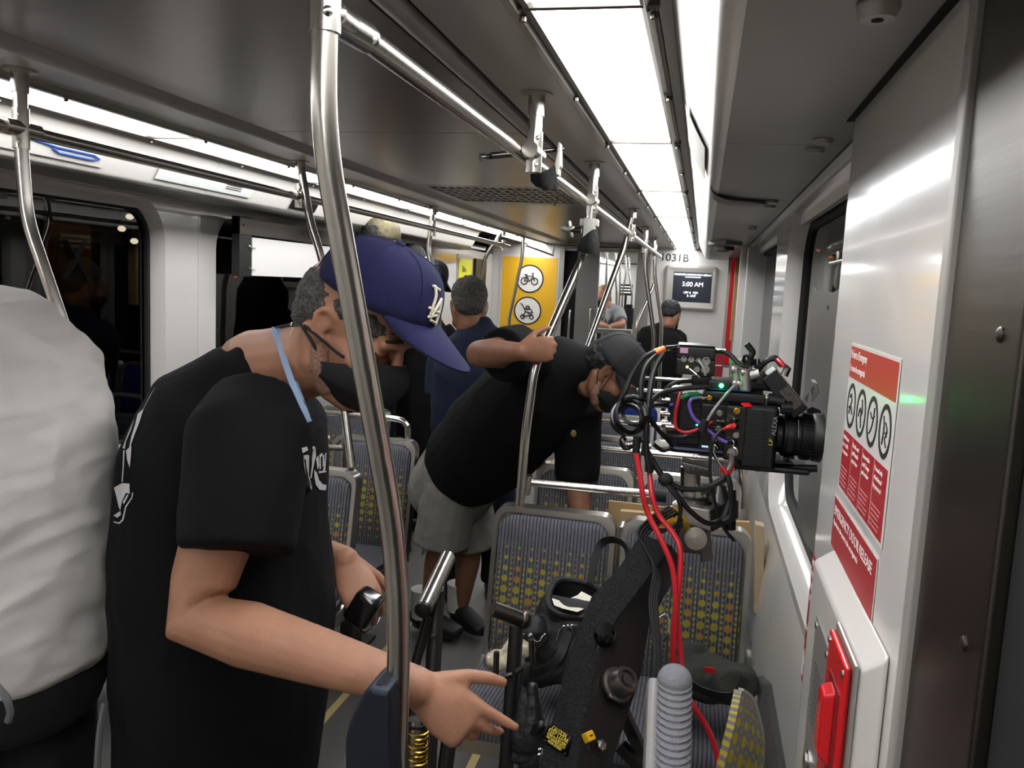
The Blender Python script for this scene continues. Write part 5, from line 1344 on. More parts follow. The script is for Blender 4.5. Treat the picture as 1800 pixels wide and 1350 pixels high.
# ---------------------------------------------------------------- background people
def standing(label, head_px, Y, fwd, tor_px, side, rs, shirt, skin, cap=None, hair=None, arms=None, pants=trouser, hairE=None, mask=True, k=1., up=(0, 0, 1), vox=.010, neck=None):
    tr = [(at(x, y, Y=yy), side, a, b) for (x, y, yy, a, b) in tor_px]
    bx, by = tr[-1][0].x, tr[-1][0].y; sd = V(side).normalized(); f = V(fwd)
    hz = min(.88, tr[-1][0].z)
    A = arms or {}
    Pq = dict(base=(bx, by, 0), head=(at(*head_px, Y=Y), fwd, up), neck=at(*(neck or (tor_px[0][0], tor_px[0][1])), Y=tor_px[0][2]), torso=tr, arms=A, hk=k,
        legs={'R': (V((bx, by, hz))+sd*.09, V((bx, by, .47))+sd*.10+f*.02, V((bx, by, .09))+sd*.11, (f.x, f.y+.01)), 'L': (V((bx, by, hz))-sd*.09, V((bx, by, .47))-sd*.10+f*.02, V((bx, by, .09))-sd*.11, (f.x, f.y+.01))},
        shirt=(shirt, .75, fold(.005, 6, bx)), pants=(pants, 1.95, (.10, .075)), pelvis=(V((bx, by, hz+.04)), sd))
    t, M, b, s = person('person', label, Pq, skin, vox)
    if hair: add_hair(M, t, hair, hairE or [((-.03, 0, .045), (.094, .085, .085)), ((-.055, 0, -.005), (.05, .07, .05))], k, .006, 55, vox*.8)
    if cap: add_cap(M, cap[0], t, **cap[1])
    if mask: add_mask(M, t, 1.03*k)
    return t, M
hd = dict(fdir=(.1, -.2, -1), palm=(-.3, -.6, 0), thumb=(.7, -.5, 0))
m4, M4 = standing('grey-haired man in navy shirt seen from behind in the aisle', (824, 540), 4.0, (-.30, .85, -.42), [(838, 574, 4.0, .085, .08), (840, 598, 3.98, .17, .11), (842, 650, 3.96, .225, .14), (838, 740, 3.98, .23, .155), (835, 850, 4.02, .21, .15), (838, 930, 4.05, .19, .14)], (.95, .30, 0), None, tee_navy, skin_b,
    hair=hair_g2, arms={'L': (at(778, 640, Y=4.0), at(772, 715, Y=3.96), at(796, 765, Y=3.80), hd), 'R': (at(905, 640, Y=4.05), at(915, 740, Y=4.1), at(900, 800, Y=4.0), hd)}, k=1.04, hairE=[((-.035, 0, .05), (.098, .088, .09)), ((-.06, 0, -.002), (.056, .076, .070))])
m5, M5 = standing('dark-capped man with curly hair between the poles on the left', (757, 497), 5.0, (.35, .80, -.4), [(748, 545, 5.0, .08, .07), (742, 580, 5.0, .19, .11), (738, 650, 5.0, .22, .14), (735, 760, 5.0, .21, .15), (735, 880, 5.0, .19, .14)], (.95, -.25, 0), None, tee_black, skin_b, cap=(mat('black_cap', '#0e0f12', .8), dict(brim=True, back=False, k=1.05)), hair=hair_bk, arms={'L': (at(690, 600, Y=5.0), at(685, 690, Y=5.0), at(700, 760, Y=4.9), hd), 'R': (at(790, 600, Y=5.05), at(795, 690, Y=5.1), at(785, 760, Y=5.0), hd)}, k=1.08)
tx = text('cap_lettering', 'CREW', prw, at(737, 459, Y=4.30), (1, .3, -.35), (0, .2, 1), .028, m5, .001, width=.075); bpy.data.objects.remove(tx)
def zg(x, y): return (600+x/4.5, 380+y/4.5)
surf_tubes([c for c in m5.children if c.name.startswith('cap')][0], 'cap_print', [[(612, 305), (640, 312)], [(645, 312), (670, 325)], [(630, 335), (660, 345), (676, 352)], [(640, 325), (668, 335)]], prw, m5, zg, .007, .002)
camo = mat('camo_cap', '#5f573f', .85, noise_amt=.4, nscale=38)
m6, M6 = standing('man in a pale camouflage cap behind the navy cap', (669, 430), 4.6, (.75, .60, -.22), [(658, 485, 4.6, .08, .07), (656, 520, 4.6, .15, .10), (656, 590, 4.6, .16, .12), (658, 700, 4.6, .16, .12), (660, 820, 4.6, .15, .12)], (.7, -.7, 0), None, tee_black, skin_a, k=1.04, cap=(camo, dict(k=1.05)), hair=hair_bk)
m9, M9 = standing('man in a black cap half hidden beyond the navy cap', (722, 468), 5.6, (.5, .8, -.2), [(715, 500, 5.6, .08, .07), (713, 530, 5.6, .18, .11), (711, 600, 5.6, .21, .14), (711, 760, 5.6, .18, .14)], (.8, -.5, 0), None, tee_black, skin_b, cap=(capblk, dict(k=1.05)), hair=hair_bk)
m7, M7 = standing('man in black T-shirt bending before the end wall', (1178, 556), 7.4, (.25, .75, -.6), [(1172, 577, 7.4, .09, .08), (1165, 588, 7.38, .20, .12), (1160, 612, 7.36, .25, .15), (1152, 650, 7.34, .24, .16), (1146, 700, 7.34, .21, .15)], (.97, -.2, 0), None, tee_black, skin_b, hair=hair_bk, k=1.05, cap=None, arms={'R': (at(1190, 595, Y=7.4), at(1196, 640, Y=7.5), at(1186, 680, Y=7.7), hd), 'L': (at(1128, 605, Y=7.4), at(1118, 650, Y=7.5), at(1124, 690, Y=7.7), hd)}, vox=.012)
m8, M8 = standing('seated woman in grey T-shirt leaning on a table beyond the gangway', (1060, 522), 9.9, (-.35, -.85, -.35), [(1066, 537, 9.9, .07, .065), (1070, 546, 9.9, .16, .10), (1074, 560, 9.92, .19, .12), (1078, 590, 9.95, .17, .13), (1080, 610, 9.97, .17, .13)], (.9, -.35, 0), None, tee_grey, skin_a, hair=hair_bl, arms={'R': (at(1060, 551, Y=9.8), at(1056, 572, Y=9.6), at(1068, 574, Y=9.5), hd), 'L': (at(1086, 550, Y=9.9), at(1094, 570, Y=9.7), at(1070, 575, Y=9.55), hd)}, vox=.012, hairE=[((-.03, 0, .045), (.10, .09, .09)), ((-.07, 0, -.05), (.05, .07, .08))])
# ================================================================== SIGNS, STICKERS, SMALL THINGS
ink = mat('black_ink', '#0b0b0b', .6); inkw = mat('white_print', '#e8e4de', .5); stk = mat('sticker_white', '#dad6cf', .25)
redst2 = mat('red_orange_sticker', '#b23428', .35)
# ---- stickers on the white door pocket (plane x = .21, read from -x)
SX = .2092; XD, UD = V((0, -1, 0)), V((0, 0, 1))
def yz(mb, y0, y1, z0, z1, x=SX, th=.0006): return mb.lim((x-th, y0, z0), (x, y1, z1))
s1_ = tag(build('emergency_notice', yz(MB(), .943, 1.243, 1.392, 1.600), stk, bevel=.0), 'red and white emergency instruction sticker with four round pictograms', 'sticker')
build('header', yz(MB(), .948, 1.238, 1.553, 1.596, SX-.0006), redst2, s1_)
text('lettering', 'In Event of Emergency', inkw, (SX-.0013, 1.232, 1.580), XD, UD, .016, s1_, .0002, width=.110)
text('lettering', 'En caso de emergencia', inkw, (SX-.0013, 1.232, 1.562), XD, UD, .013, s1_, .0002, width=.105)
for i in range(4):
    yc = 1.238-.0363-i*.0727; zc_ = 1.5155; r = .031
    ring = MB(); ring.loft([[V((SX-.0006-d, yc+rr*cos(2*pi*j/36), zc_+rr*sin(2*pi*j/36))) for j in range(36)] for rr, d in ((r, 0), (r, .0006), (r-.006, .0006), (r-.006, 0))], cap=False)
    pc = build('pictogram_ring', ring, ink, s1_)
    lm = MB()
    sets = [[[(-.012, .010), (-.004, .016), (.004, .008), (-.002, 0), (-.010, -.012)], [(-.016, -.004), (0, .0), (.012, -.010)]], [[(.004, .018), (.010, .004), (.002, -.004), (.008, -.018)], [(-.014, -.006), (-.004, .006), (.004, -.002)]], [[(.010, .018), (.006, 0), (-.004, -.012), (-.012, -.016)], [(.012, .008), (-.002, .004), (-.010, .010)]], [[(-.010, .016), (-.004, .004), (-.008, -.016)], [(.002, .010), (.012, .002), (.004, -.008), (.012, -.016)], [(-.004, 0), (.012, -.004)]]][i]
    for ln_ in sets: build('pictogram_line', MB().tube(cr([(SX-.001, yc-a, zc_+b) for a, b in ln_], 4), .0010, 5), ink, pc)
    blk = build('red_block', yz(MB(), yc-.0338, yc+.0338, 1.397, 1.478, SX-.0006), redst, s1_)
    for q, tx_ in enumerate((['Push button', 'to talk', 'to operator'], ['Break seal', 'pull handle', 'open door'], ['Remove rubber', 'pull loop', 'push window'], ['Proceed only', 'when directed', 'by personnel'])[i]):
        text('lettering', tx_, inkw, (SX-.0013, yc+.030, 1.466-q*.010), XD, UD, .008, blk, .0002, width=.042)
    for q in range(5):
        build('fine_print', yz(MB(), yc-.020+.004*(q % 3), yc+.030, 1.426-q*.0058, 1.4275-q*.0058, SX-.0012, .0002), mat('pale_red_print', '#d08a8c', .5), blk)
s2_ = tag(build('door_release_sticker', yz(MB(), .955, 1.256, 1.303, 1.378), stk), 'red EMERGENCY DOOR RELEASE sticker on the white panel', 'sticker')
build('red_field', yz(MB(), .957, 1.254, 1.305, 1.376, SX-.0006), redst, s2_)
text('lettering', 'EMERGENCY DOOR RELEASE', inkw, (SX-.0013, 1.247, 1.352), XD, UD, .019, s2_, .0002, width=.270)
text('lettering', 'Apertura de puerta de emergencia', inkw, (SX-.0013, 1.247, 1.338), XD, UD, .010, s2_, .0002, width=.190)
s3_ = tag(build('intercom_sticker', yz(MB(), 1.345, 1.415, 1.02, 1.240), redst), 'narrow upright red intercom sticker at the panel edge', 'sticker')
for q, tx_ in enumerate(('EMERGENCY', 'INTERCOM', 'PUSH', 'TO CALL')):
    text('lettering', tx_, inkw, (SX-.0008, 1.410, 1.222-q*.020), XD, UD, .014, s3_, .0002, width=.058 if q < 2 else .036)
build('rule', yz(MB(), 1.348, 1.412, 1.186, 1.188, SX-.0006, .0002), inkw, s3_)
text('lettering', 'En caso', inkw, (SX-.0008, 1.410, 1.11), XD, UD, .013, s3_, .0002, width=.045)
build('arrow', MB().prism([(SX-.0012, 1.408, 1.075), (SX-.0012, 1.392, 1.055), (SX-.0012, 1.400, 1.055), (SX-.0012, 1.400, 1.03), (SX-.0012, 1.416, 1.03), (SX-.0012, 1.416, 1.055)], (.0003, 0, 0)), inkw, s3_)
s4_ = tag(build('access_sticker', yz(MB(), 1.24, 1.335, .80, .935), mat('blue_sticker', '#1d3f94', .35)), 'blue wheelchair sticker low on the white panel', 'sticker')
build('symbol', MB().tube(cr([(SX-.001, 1.30, .915), (SX-.001, 1.295, .88), (SX-.001, 1.27, .878), (SX-.001, 1.262, .85)], 4), .003, 6), inkw, s4_)
build('symbol', MB().tube(cr([(SX-.001, 1.288+.022*cos(a), .855+.022*sin(a)) for a in [radians(q) for q in range(100, 340, 30)]], 3), .0025, 6), inkw, s4_)
# ---- intercom and door handle box
bx_ = thing('emergency_handle_box', 'white box with speaker grille and red emergency door handle', 'emergency handle', (.19, 1.04, .8))
build('housing', MB().prism([(.2095, .86, .78), (.183, .868, .79), (.183, .868, 1.285), (.2095, .86, 1.308)], (0, .362, 0)), wallw, bx_, bevel=.006, seg=3)
pp = build('speaker_plate', MB().lim((.1815, 1.035, .99), (.1835, 1.150, 1.232)), mat('grey_plate', '#8b8984', .35, .4), bx_, bevel=.0008)
for z in (1.222, 1.0):
    for y in (1.045, 1.14):
        build('screw', MB().lathe([(.0045, 0), (.0045, .0015), (.002, .0022)], (.1815, y, z), (-1, 0, 0), 10), chrome, pp)
for iy in range(9):
    for iz in range(10):
        build('speaker_hole', MB().lathe([(.0016, 0), (.0016, .0003)], (.1814, 1.062+iy*.0075, 1.10+iz*.0085), (-1, 0, 0), 6), gap, pp)
build('call_button', MB().lathe([(.014, 0), (.014, .002), (.010, .003), (.010, .006), (.004, .007)], (.1815, 1.10, 1.05), (-1, 0, 0), 20), chrome, pp)
build('backing_plate', MB().lim((.178, .866, .80), (.1835, .985, 1.290)), alu, bx_, bevel=.004)
rp = build('red_plate', MB().lim((.170, .872, .81), (.178, .978, 1.284)), redp, bx_, bevel=.006, seg=3)
for z0, z1 in ((1.150, 1.235), (1.02, 1.10), (.89, .97)):
    build('grip_recess', MB().lim((.1695, .885, z0-.005), (.171, .950, z1+.012)), mat('deep_red', '#6e0a10', .4), rp, bevel=.0)
    build('grip_bar', MB().prism([(.171, .905, z1+.006), (.158, .912, z1-.004), (.158, .912, z0+.012), (.171, .905, z0)], (0, .03, 0)), redp, rp, bevel=.004, seg=3)
for y, z in ((.880, 1.273), (.970, 1.273)):
    build('screw', MB().lathe([(.004, 0), (.004, .0015), (.002, .002)], (.170, y, z), (-1, 0, 0), 10), chrome, rp)
# ---- end wall: number, information display
t = tag(text('car_number', '1031B', ink, at(1160, 458, Y=8.545), (1, 0, .0), UD, .105, None, .001, width=.26), 'black car number 1031B painted above the information display', 'lettering')
ds = thing('information_display', 'wall monitor showing 5:00 AM in a pale frame on the end wall', 'display', (-.13, 8.54, 1.68))
fr_ = MB(); L0 = rrect(-.39, .12, 1.475, 1.92, .03); L1 = rrect(-.305, .072, 1.555, 1.85, .004)
fr_.loft([[V((y, Y1, z)) for y, z in L0], [V((y, Y1-.05, z)) for y, z in rrect(-.385, .115, 1.48, 1.915, .03)], [V((y, Y1-.062, z)) for y, z in rrect(-.365, .10, 1.50, 1.895, .02)], [V((y, Y1-.055, z)) for y, z in L1]], cap=False)
build('frame', fr_, trimg, ds, angle=30)
sc_ = build('screen', MB().lim((-.308, Y1-.052, 1.552), (.075, Y1-.046, 1.853)), mat('lit_screen', '#10131c', .2, emit=.10, ecol='#2a3c60'), ds)
lit = mat('lit_text', '#ffffff', .5, emit=2.2, ecol='#e8f0ff')
for s_, x, z, sz, wd in (('PASSENGER INFORMATION DISPLAY', -.298, 1.818, .028, .362), ('NO ROUTE INFORMATION', -.19, 1.797, .018, .15), ('5:00 AM', -.215, 1.713, .062, .20), ('LRV #  1031', -.195, 1.640, .032, .135), ('B - UNIT', -.16, 1.608, .032, .085)):
    text('lettering', s_, lit, (x, Y1-.0535, z), (1, 0, 0), UD, sz, sc_, .0004, width=wd)
# ---- yellow bicycle and stroller board
bk_ = thing('bicycle_stroller_sign', 'yellow board with bicycle and stroller symbols', 'sign', (-1.77, 8.54, 1.57))
build('border', MB().lim((-2.10, Y1-.014, 1.17), (-1.462, Y1-.001, 1.965)), wallm, bk_, bevel=.004)
build('yellow_field', MB().lim((-2.075, Y1-.018, 1.19), (-1.492, Y1-.0135, 1.935)), yellow, bk_)
def icon_disc(cxx, czz, r):
    d = build('white_disc', MB().lathe([(r, 0), (r, .002)], (cxx, Y1-.018, czz), (0, -1, 0), 40), white, bk_)
    rg_ = MB(); rg_.loft([[V((cxx+rr*cos(2*pi*j/40), Y1-.018-dd, czz+rr*sin(2*pi*j/40))) for j in range(40)] for rr, dd in ((r+.012, 0), (r+.012, .004), (r-.002, .004), (r-.002, 0))], cap=False)
    build('disc_ring', rg_, ink, d); return d
def icon(d, cxx, czz, k, lines, rad=.006):
    for ln_ in lines: build('symbol_line', MB().tube([(cxx+a*k, Y1-.023, czz+b*k) for a, b in ln_], rad, 6), ink, d)
cA = at(931, 490, Y=8.52); cB = at(927, 546, Y=8.52); RR = .135
circ = lambda x, z, r, n=16: [(x+r*cos(2*pi*j/n), z+r*sin(2*pi*j/n)) for j in range(n+1)]
d = icon_disc(cA.x, cA.z, RR)
icon(d, cA.x, cA.z, 1., [circ(-.058, -.025, .034), circ(.052, -.025, .034), [(-.058, -.025), (-.035, .028), (.032, .028), (.0, -.025), (-.058, -.025)], [(-.035, .028), (0, -.025)], [(-.035, .028), (-.042, .042), (-.058, .042), (-.028, .042)], [(.052, -.025), (.028, .045), (.04, .058), (.022, .058)]], .0055)
d = icon_disc(cB.x, cB.z, RR)
icon(d, cB.x, cB.z, 1., [circ(-.05, -.065, .020), circ(.045, -.065, .020), [(-.08, .07), (-.06, .065), (-.02, -.01), (.045, -.045)], [(-.02, -.01), (.02, -.02), (.058, -.02), (.045, -.045), (-.05, -.065)], [(-.02, -.01), (-.05, -.065)], [(.058, -.02), (.04, .01), (.01, .03), (-.02, .02), (-.03, .01)], circ(.0, .03, .02)], .0055)
# yellow poster and dark panel on the left wall
po = thing('yellow_poster', 'bright yellow-green poster by the left door', 'poster', (XL, 7.3, 1.7))
pc0, pc1 = at(808, 452, X=XL+.01), at(832, 480, X=XL+.01)
build('sheet', MB().lim((XL, pc0.y, 1.58), (XL+.008, pc1.y-.05, 1.86)), mat('poster_yellow', '#d4d32c', .5), po)
build('frame', MB().lim((XL, pc0.y-.05, 1.50), (XL+.004, pc1.y+.0, 1.90)), trimg, po)
text('lettering', 'Bike', ink, (XL+.009, pc0.y+.10, 1.74), (0, 1, 0), UD, .08, po, .0005)
tag(build('wall_cabinet', MB().lim((XL, pc1.y+.02, 1.25), (XL+.03, pc1.y+.42, 1.88)), black, bevel=.006), 'black wall panel next to the yellow poster', 'panel')
# red glow strip, red plate and tan strip beyond the right windows
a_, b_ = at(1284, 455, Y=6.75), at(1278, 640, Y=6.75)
rl = thing('red_glow_strip', 'faintly glowing red strip for the reflection by the far right door', 'lamp', (XR-.03, 6.75, 1.2))
build('lens', MB().lim((at(1281, 520, Y=6.75).x, 6.74, b_.z), (at(1291, 520, Y=6.75).x, 6.76, a_.z)), mat('red_reflection_glow', '#a01016', .25, emit=.10, ecol='#ff1a20'), rl, bevel=.004)  # faint emission stands in for the red reflection of the far door
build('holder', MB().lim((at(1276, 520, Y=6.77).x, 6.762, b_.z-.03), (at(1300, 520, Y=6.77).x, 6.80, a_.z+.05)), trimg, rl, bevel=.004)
rs_ = thing('red_equipment_box', 'red box with white bands beside the transmitter', 'box', (at(1262, 660, Y=6.6).x, 6.6, .9))
build('panel', pbox(MB(), 1256, 620, 1269, 668, 6.6, .03), redst, rs_, bevel=.003)
build('white_band', pbox(MB(), 1255, 641, 1269, 644, 6.592, .006), white, rs_)
tag(build('wooden_strip', pbox(MB(), 1294, 452, 1301, 600, 6.2, .04), mat('tan_wood', '#a98a62', .6, noise_amt=.2, nscale=10), bevel=.003), 'tan upright wooden strip by the far right door', 'wood strip')
for k, (x0, x1) in enumerate(((1303, 1312), (1316, 1330))):
    tag(build('door_screen_post', pbox(MB(), x0, 432, x1, 760, 5.1-.35*k, .05), wallm, bevel=.01), 'pale upright screen post before the far right door, %s one' % ('farther', 'nearer')[k], 'post', 'screen posts')
# ---- grey gel over the near right window
gel = mat('grey_gel', '#4c4b48', .35, noise_amt=.1, nscale=6)
gx = XR+.035
out = [(1424, 560), (1428, 512), (1431, 500), (1436, 510), (1450, 511), (1464, 514), (1480, 506), (1480, 700), (1478, 990), (1445, 1000), (1415, 950), (1402, 900), (1406, 800), (1412, 700), (1418, 620)]
gl = thing('grey_gel_sheet', 'torn grey gel sheet taped across the near right window', 'sheet', at(1430, 900, X=gx))
build('sheet', MB().prism([at(x, y, X=gx) for x, y in out], (.0012, 0, 0)), gel, gl)
for tri in ([(1452, 540), (1457, 536), (1456, 546)], [(1424, 684), (1432, 676), (1428, 700)], [(1414, 700), (1422, 690), (1418, 708)]):
    build('tear', MB().prism([at(x, y, X=gx-.0006) for x, y in tri], (.0004, 0, 0)), gap, gl)
build('curled_flap', MB().grid([[at(1426, 705, X=gx-.004), at(1434, 690, X=gx-.03), at(1430, 672, X=gx-.035), at(1426, 668, X=gx-.03)], [at(1430, 706, X=gx-.004), at(1440, 690, X=gx-.03), at(1437, 674, X=gx-.035), at(1432, 667, X=gx-.03)]], .0012), gel, gl)
# ---- soffit fittings
def fitting(nm, lab, px, py, Y=None, r=.022, h=.012, hole=True):
    p = at(px, py, Z=1.939)
    o = thing(nm, lab, 'ceiling fitting', p, 'soffit fittings')
    build('rim', MB().lathe([(r, 0), (r, h*.3), (r*.8, h), (r*.3, h)], p, (0, 0, -1), 24), trimg, o)
    if hole: build('eye', MB().lathe([(r*.28, 0), (r*.28, .001)], p-V((0, 0, h)), (0, 0, -1), 14), gap, o)
fitting('dome_sensor', 'round grey dome in the soffit at the top edge', 1545, 8, r=.020, h=.014)
for i, (x, y) in enumerate(((1446, 246), (1432, 263), (1358, 353), (1353, 362), (1323, 398), (1322, 402))):
    fitting('round_vent', 'small round soffit vent, %s from the camera' % ['first', 'second', 'third', 'fourth', 'fifth', 'sixth'][i], x, y, r=.018, h=.007, hole=False)
p = at(1275, 424, Z=1.94); o = thing('smoke_detector', 'squat white detector under the far soffit', 'detector', p)
build('base', MB().lathe([(.09, 0), (.09, .02), (.07, .03)], p, (0, 0, -1), 4), trimg, o); build('dome', MB().lathe([(.05, .03), (.05, .05), (.03, .06)], p, (0, 0, -1), 18), steel_dark, o)
o = thing('peeling_poster_strip', 'grey poster strip curling down from the right cove', 'poster', at(1245, 310, Z=1.94))
q0, q1, q2, q3 = V((-.006, 2.30, 1.952)), V((-.004, 2.62, 1.95)), V((.16, 2.60, 1.926)), V((.17, 2.74, 1.936))
build('sheet', MB().grid([cr([q0, V((.01, 2.44, 1.935)), V((.08, 2.56, 1.925)), q2], 6), cr([q1, V((.03, 2.66, 1.934)), V((.09, 2.70, 1.930)), q3], 6)], .001), mat('poster_back', '#8f8d87', .6), o)
def cove_pt(u, y, lift=.002, flip=False):
    x, z = -.078+(.066)*u, 2.088-.130*u-.006*sin(pi*u)
    n = V((-.88, 0, -.46)); p = V((x, y, z))+n*lift
    if flip: p.x = mir(p.x)
    return p
def cove_sheet(nm, lab, y0, y1, u0, u1, m, flip, cat='sign'):
    o = thing(nm, lab, cat, cove_pt((u0+u1)/2, (y0+y1)/2, 0, flip))
    build('sheet', MB().grid([[cove_pt(u0+(u1-u0)*k/5, y, .005, flip) for k in range(6)] for y in (y0, y1)], .0008), m, o); return o
o = cove_sheet('cove_notice', 'grey notice with yellow edge on the right cove', 1.83, 2.32, .25, .95, mat('notice_grey', '#9d9b92', .5), False)
build('yellow_edge', MB().grid([[cove_pt(u, y, .0065, False) for u in (.25, .95)] for y in (2.22, 2.25)], .0004), yellow, o)
o = cove_sheet('route_map_strip', 'white route map strip with blue line on the left cove', 1.2, 2.36, .45, .93, stk, True, 'map')
bl = mat('map_blue', '#2f58b5', .5)
for ln_ in ([(1.2, .58), (2.02, .58), (2.14, .66), (2.30, .66), (2.33, .72), (2.30, .78), (2.16, .78), (2.13, .70)],):
    build('map_line', MB().tube([cove_pt(u, y, .007, True) for y, u in ln_], .003, 6), bl, o)
for k in range(16): build('station_dot', MB().ell(cove_pt(.58, 1.25+k*.048, .007, True), .0042, n=8, m=6), bl, o)
o = cove_sheet('cove_poster', 'blank pale poster next along the left cove', 2.62, 3.25, .35, .92, mat('poster_pale', '#d9dbd6', .4), True, 'poster')
for k in range(5): build('print_line', MB().tube([cove_pt(.5+.06*k, 3.05, .0065, True), cove_pt(.5+.06*k, 3.16, .0065, True)], .0015, 5), mat('grey_ink', '#8c8c8c', .6), o)
o = cove_sheet('warning_sign', 'black and yellow warning plate on the left cove', 3.60, 3.86, .55, .98, black, True)
build('yellow_band', MB().grid([[cove_pt(u, y, .0065, True) for u in (.55, .63)] for y in (3.60, 3.86)], .0004), yellow, o)
# ---- clamps on the right rail
cl = thing('screw_clamp', 'cast aluminium clamp with threaded rod on the right rail', 'clamp', at(960, 290, Y=2.02))
ctr = V((RX, 2.08, RZ))
build('jaw', MB().prism([ctr+V(q) for q in ((.022, -.012, .055), (.030, -.012, .05), (.034, -.012, -.005), (.020, -.012, -.032), (-.012, -.012, -.034), (-.012, -.012, -.02), (.014, -.012, -.016), (.020, -.012, .02))], (0, .026, 0)), alu, cl, bevel=.003)
build('jaw_pad', MB().box(ctr+V((.018, 0, -.020)), (.024, .03, .018)), alu, cl, bevel=.003)
rod0, rod1 = at(990, 262, Y=2.10), at(852, 276, Y=1.95)
build('threaded_rod', MB().tube([rod0, rod1], .0062, 12), steel_dark, cl)
build('rod_tip', MB().tube([rod1, rod1+(rod1-rod0).normalized()*.012], .009, 12), chrome, cl)
build('handle_sleeve', MB().tube([at(862, 274, Y=1.955), at(905, 270, Y=2.0)], .0082, 12), steel_dark, cl)
blkcloth = mat('black_cloth', '#0b0b0c', .9, bump=.3, bscale=80)
def cloth(nm, par, rows, th=.002): return build(nm, MB().grid([cr(r, 4) for r in rows], th), blkcloth, par, angle=60)
cloth('black_tape', cl, [[at(933, 295, Y=2.0), at(950, 303, Y=1.98), at(975, 290, Y=2.0)], [at(934, 318, Y=2.02), at(955, 325, Y=1.99), at(978, 315, Y=2.02)], [at(942, 327, Y=2.01), at(962, 333, Y=2.0), at(980, 332, Y=2.02)]])
build('thread_end', MB().tube(cr([at(975, 325, Y=2.01), at(981, 345, Y=2.01), at(974, 362, Y=2.01)], 4), .0015, 5), blkcloth, cl)
c2_ = thing('pole_clamp', 'white block clamp with wing screw on the gripped pole', 'clamp', at(1035, 400, Y=2.9))
build('block', pbox(MB(), 1026, 383, 1043, 423, 2.86, .05), alu, c2_, bevel=.003)
build('rear_jaw', pbox(MB(), 1019, 384, 1050, 398, 2.90, .05), alu, c2_, bevel=.003)
build('screw', MB().tube([at(1022, 405, Y=2.89), at(1003, 404, Y=2.89)], .010, 12), steel_dark, c2_)
build('wing', MB().tube(cr([at(990, 401, Y=2.89), at(998, 404, Y=2.89), at(1006, 402, Y=2.89)], 3), .011, 10, rnd=True), alu, c2_)
build('wing', MB().tube([at(1001, 390, Y=2.89), at(1006, 416, Y=2.89)], .006, 8, rnd=True), alu, c2_)
cloth('black_wrap', c2_, [[at(1022, 420, Y=2.86), at(1040, 405, Y=2.84), at(1049, 402, Y=2.88)], [at(1016, 435, Y=2.85), at(1036, 436, Y=2.82), at(1053, 428, Y=2.87)], [at(1015, 441, Y=2.86), at(1036, 446, Y=2.83), at(1052, 450, Y=2.87)]])
build('key_string', MB().tube(cr([at(1022, 450, Y=2.74), at(1017, 470, Y=2.74), at(1013, 490, Y=2.74), at(1012, 508, Y=2.74)], 4), .002, 5), steel_dark, c2_)
# ---- navy guard on the foreground pole
gd = thing('pole_guard', 'dark navy plastic guard on the lower foreground pole', 'guard', at(660, 1350, Y=.99))
navyp = mat('navy_plastic', '#121825', .45)
o_ = cr([at(x, y, Y=.955) for x, y in ((648, 1208), (684, 1216), (686, 1300), (686, 1450), (612, 1450), (606, 1340), (608, 1290), (624, 1246))], 3, closed=True)
build('shell', MB().prism(o_, (0, .065, 0)), navyp, gd, bevel=.008, seg=3)
build('grey_top', MB().prism([at(x, y, Y=.951) for x, y in ((648, 1206), (684, 1214), (680, 1228), (652, 1222))], (0, .06, 0)), mat('slate_plastic', '#3a4452', .5), gd, bevel=.004)
# ---- black bag on the front seat
bg = thing('black_gear_bag', 'open black gear bag with white paper on the front seat', 'bag', at(1000, 1190, Y=2.22))
nyl = mat('black_nylon', '#0d0d0e', .6, bump=.2, bscale=150, noise_amt=.2, nscale=10)
mb = MB(); q = lambda x, y, Y: at(x, y, Y=Y)
mb.etube([(q(985, 1195, 2.24), (1, 0, 0), .10, .09), (q(995, 1140, 2.27), (1, 0, 0), .115, .10), (q(1010, 1085, 2.30), (1, 0, 0), .11, .085), (q(1015, 1060, 2.32), (1, 0, 0), .10, .075)], 20, rnd=False)
mb.ell(q(935, 1110, 2.22), (.05, .05, .045)); mb.ell(q(960, 1180, 2.2), (.09, .05, .035), Matrix.Rotation(-.4, 3, 'Y'))
solid('bag_body', mb, nyl, bg, .006, 2, wrinkle=fold(.005, 14, 2.))
rim = cr([q(966, 1040, 2.30), q(985, 1020, 2.40), q(1030, 1025, 2.42), q(1062, 1045, 2.38), q(1060, 1075, 2.26), q(1010, 1085, 2.22), q(968, 1070, 2.22)], 5, closed=True)
build('open_rim', MB().tube(rim, .010, 8, closed=True), nyl, bg)
rows = [[p+V((0, 0, h)) for p in rim] for h in (.0, -.05, -.10)]
build('rim_wall', MB().grid(rows, .004, closed=True), nyl, bg)
def strap(nm, px, w, m, par): 
    c = [V(p) for p in cr([at(*p_[:2], Y=p_[2]) for p_ in px], 6)]; rows = []
    for i, p in enumerate(c):
        tg = (c[min(i+1, len(c)-1)]-c[max(i-1, 0)]).normalized(); s = tg.cross(V((.2, .9, .3))).normalized(); rows.append([p-s*w, p+s*w])
    return build(nm, MB().grid(rows, .003), m, par, angle=60)
strap('shoulder_strap', [(1038, 1025, 2.40), (1045, 985, 2.44), (1058, 955, 2.46), (1078, 948, 2.44), (1098, 958, 2.40), (1106, 985, 2.36), (1100, 1030, 2.34)], .012, nyl, bg)
strap('side_strap', [(930, 1185, 2.13), (960, 1175, 2.12), (985, 1150, 2.15), (1000, 1110, 2.19)], .012, nyl, bg)
build('buckle', MB().tube(cr([q(978, 1125, 2.16), q(985, 1105, 2.16), q(1000, 1100, 2.16), q(1008, 1112, 2.17)], 5), .003, 6), chrome, bg)
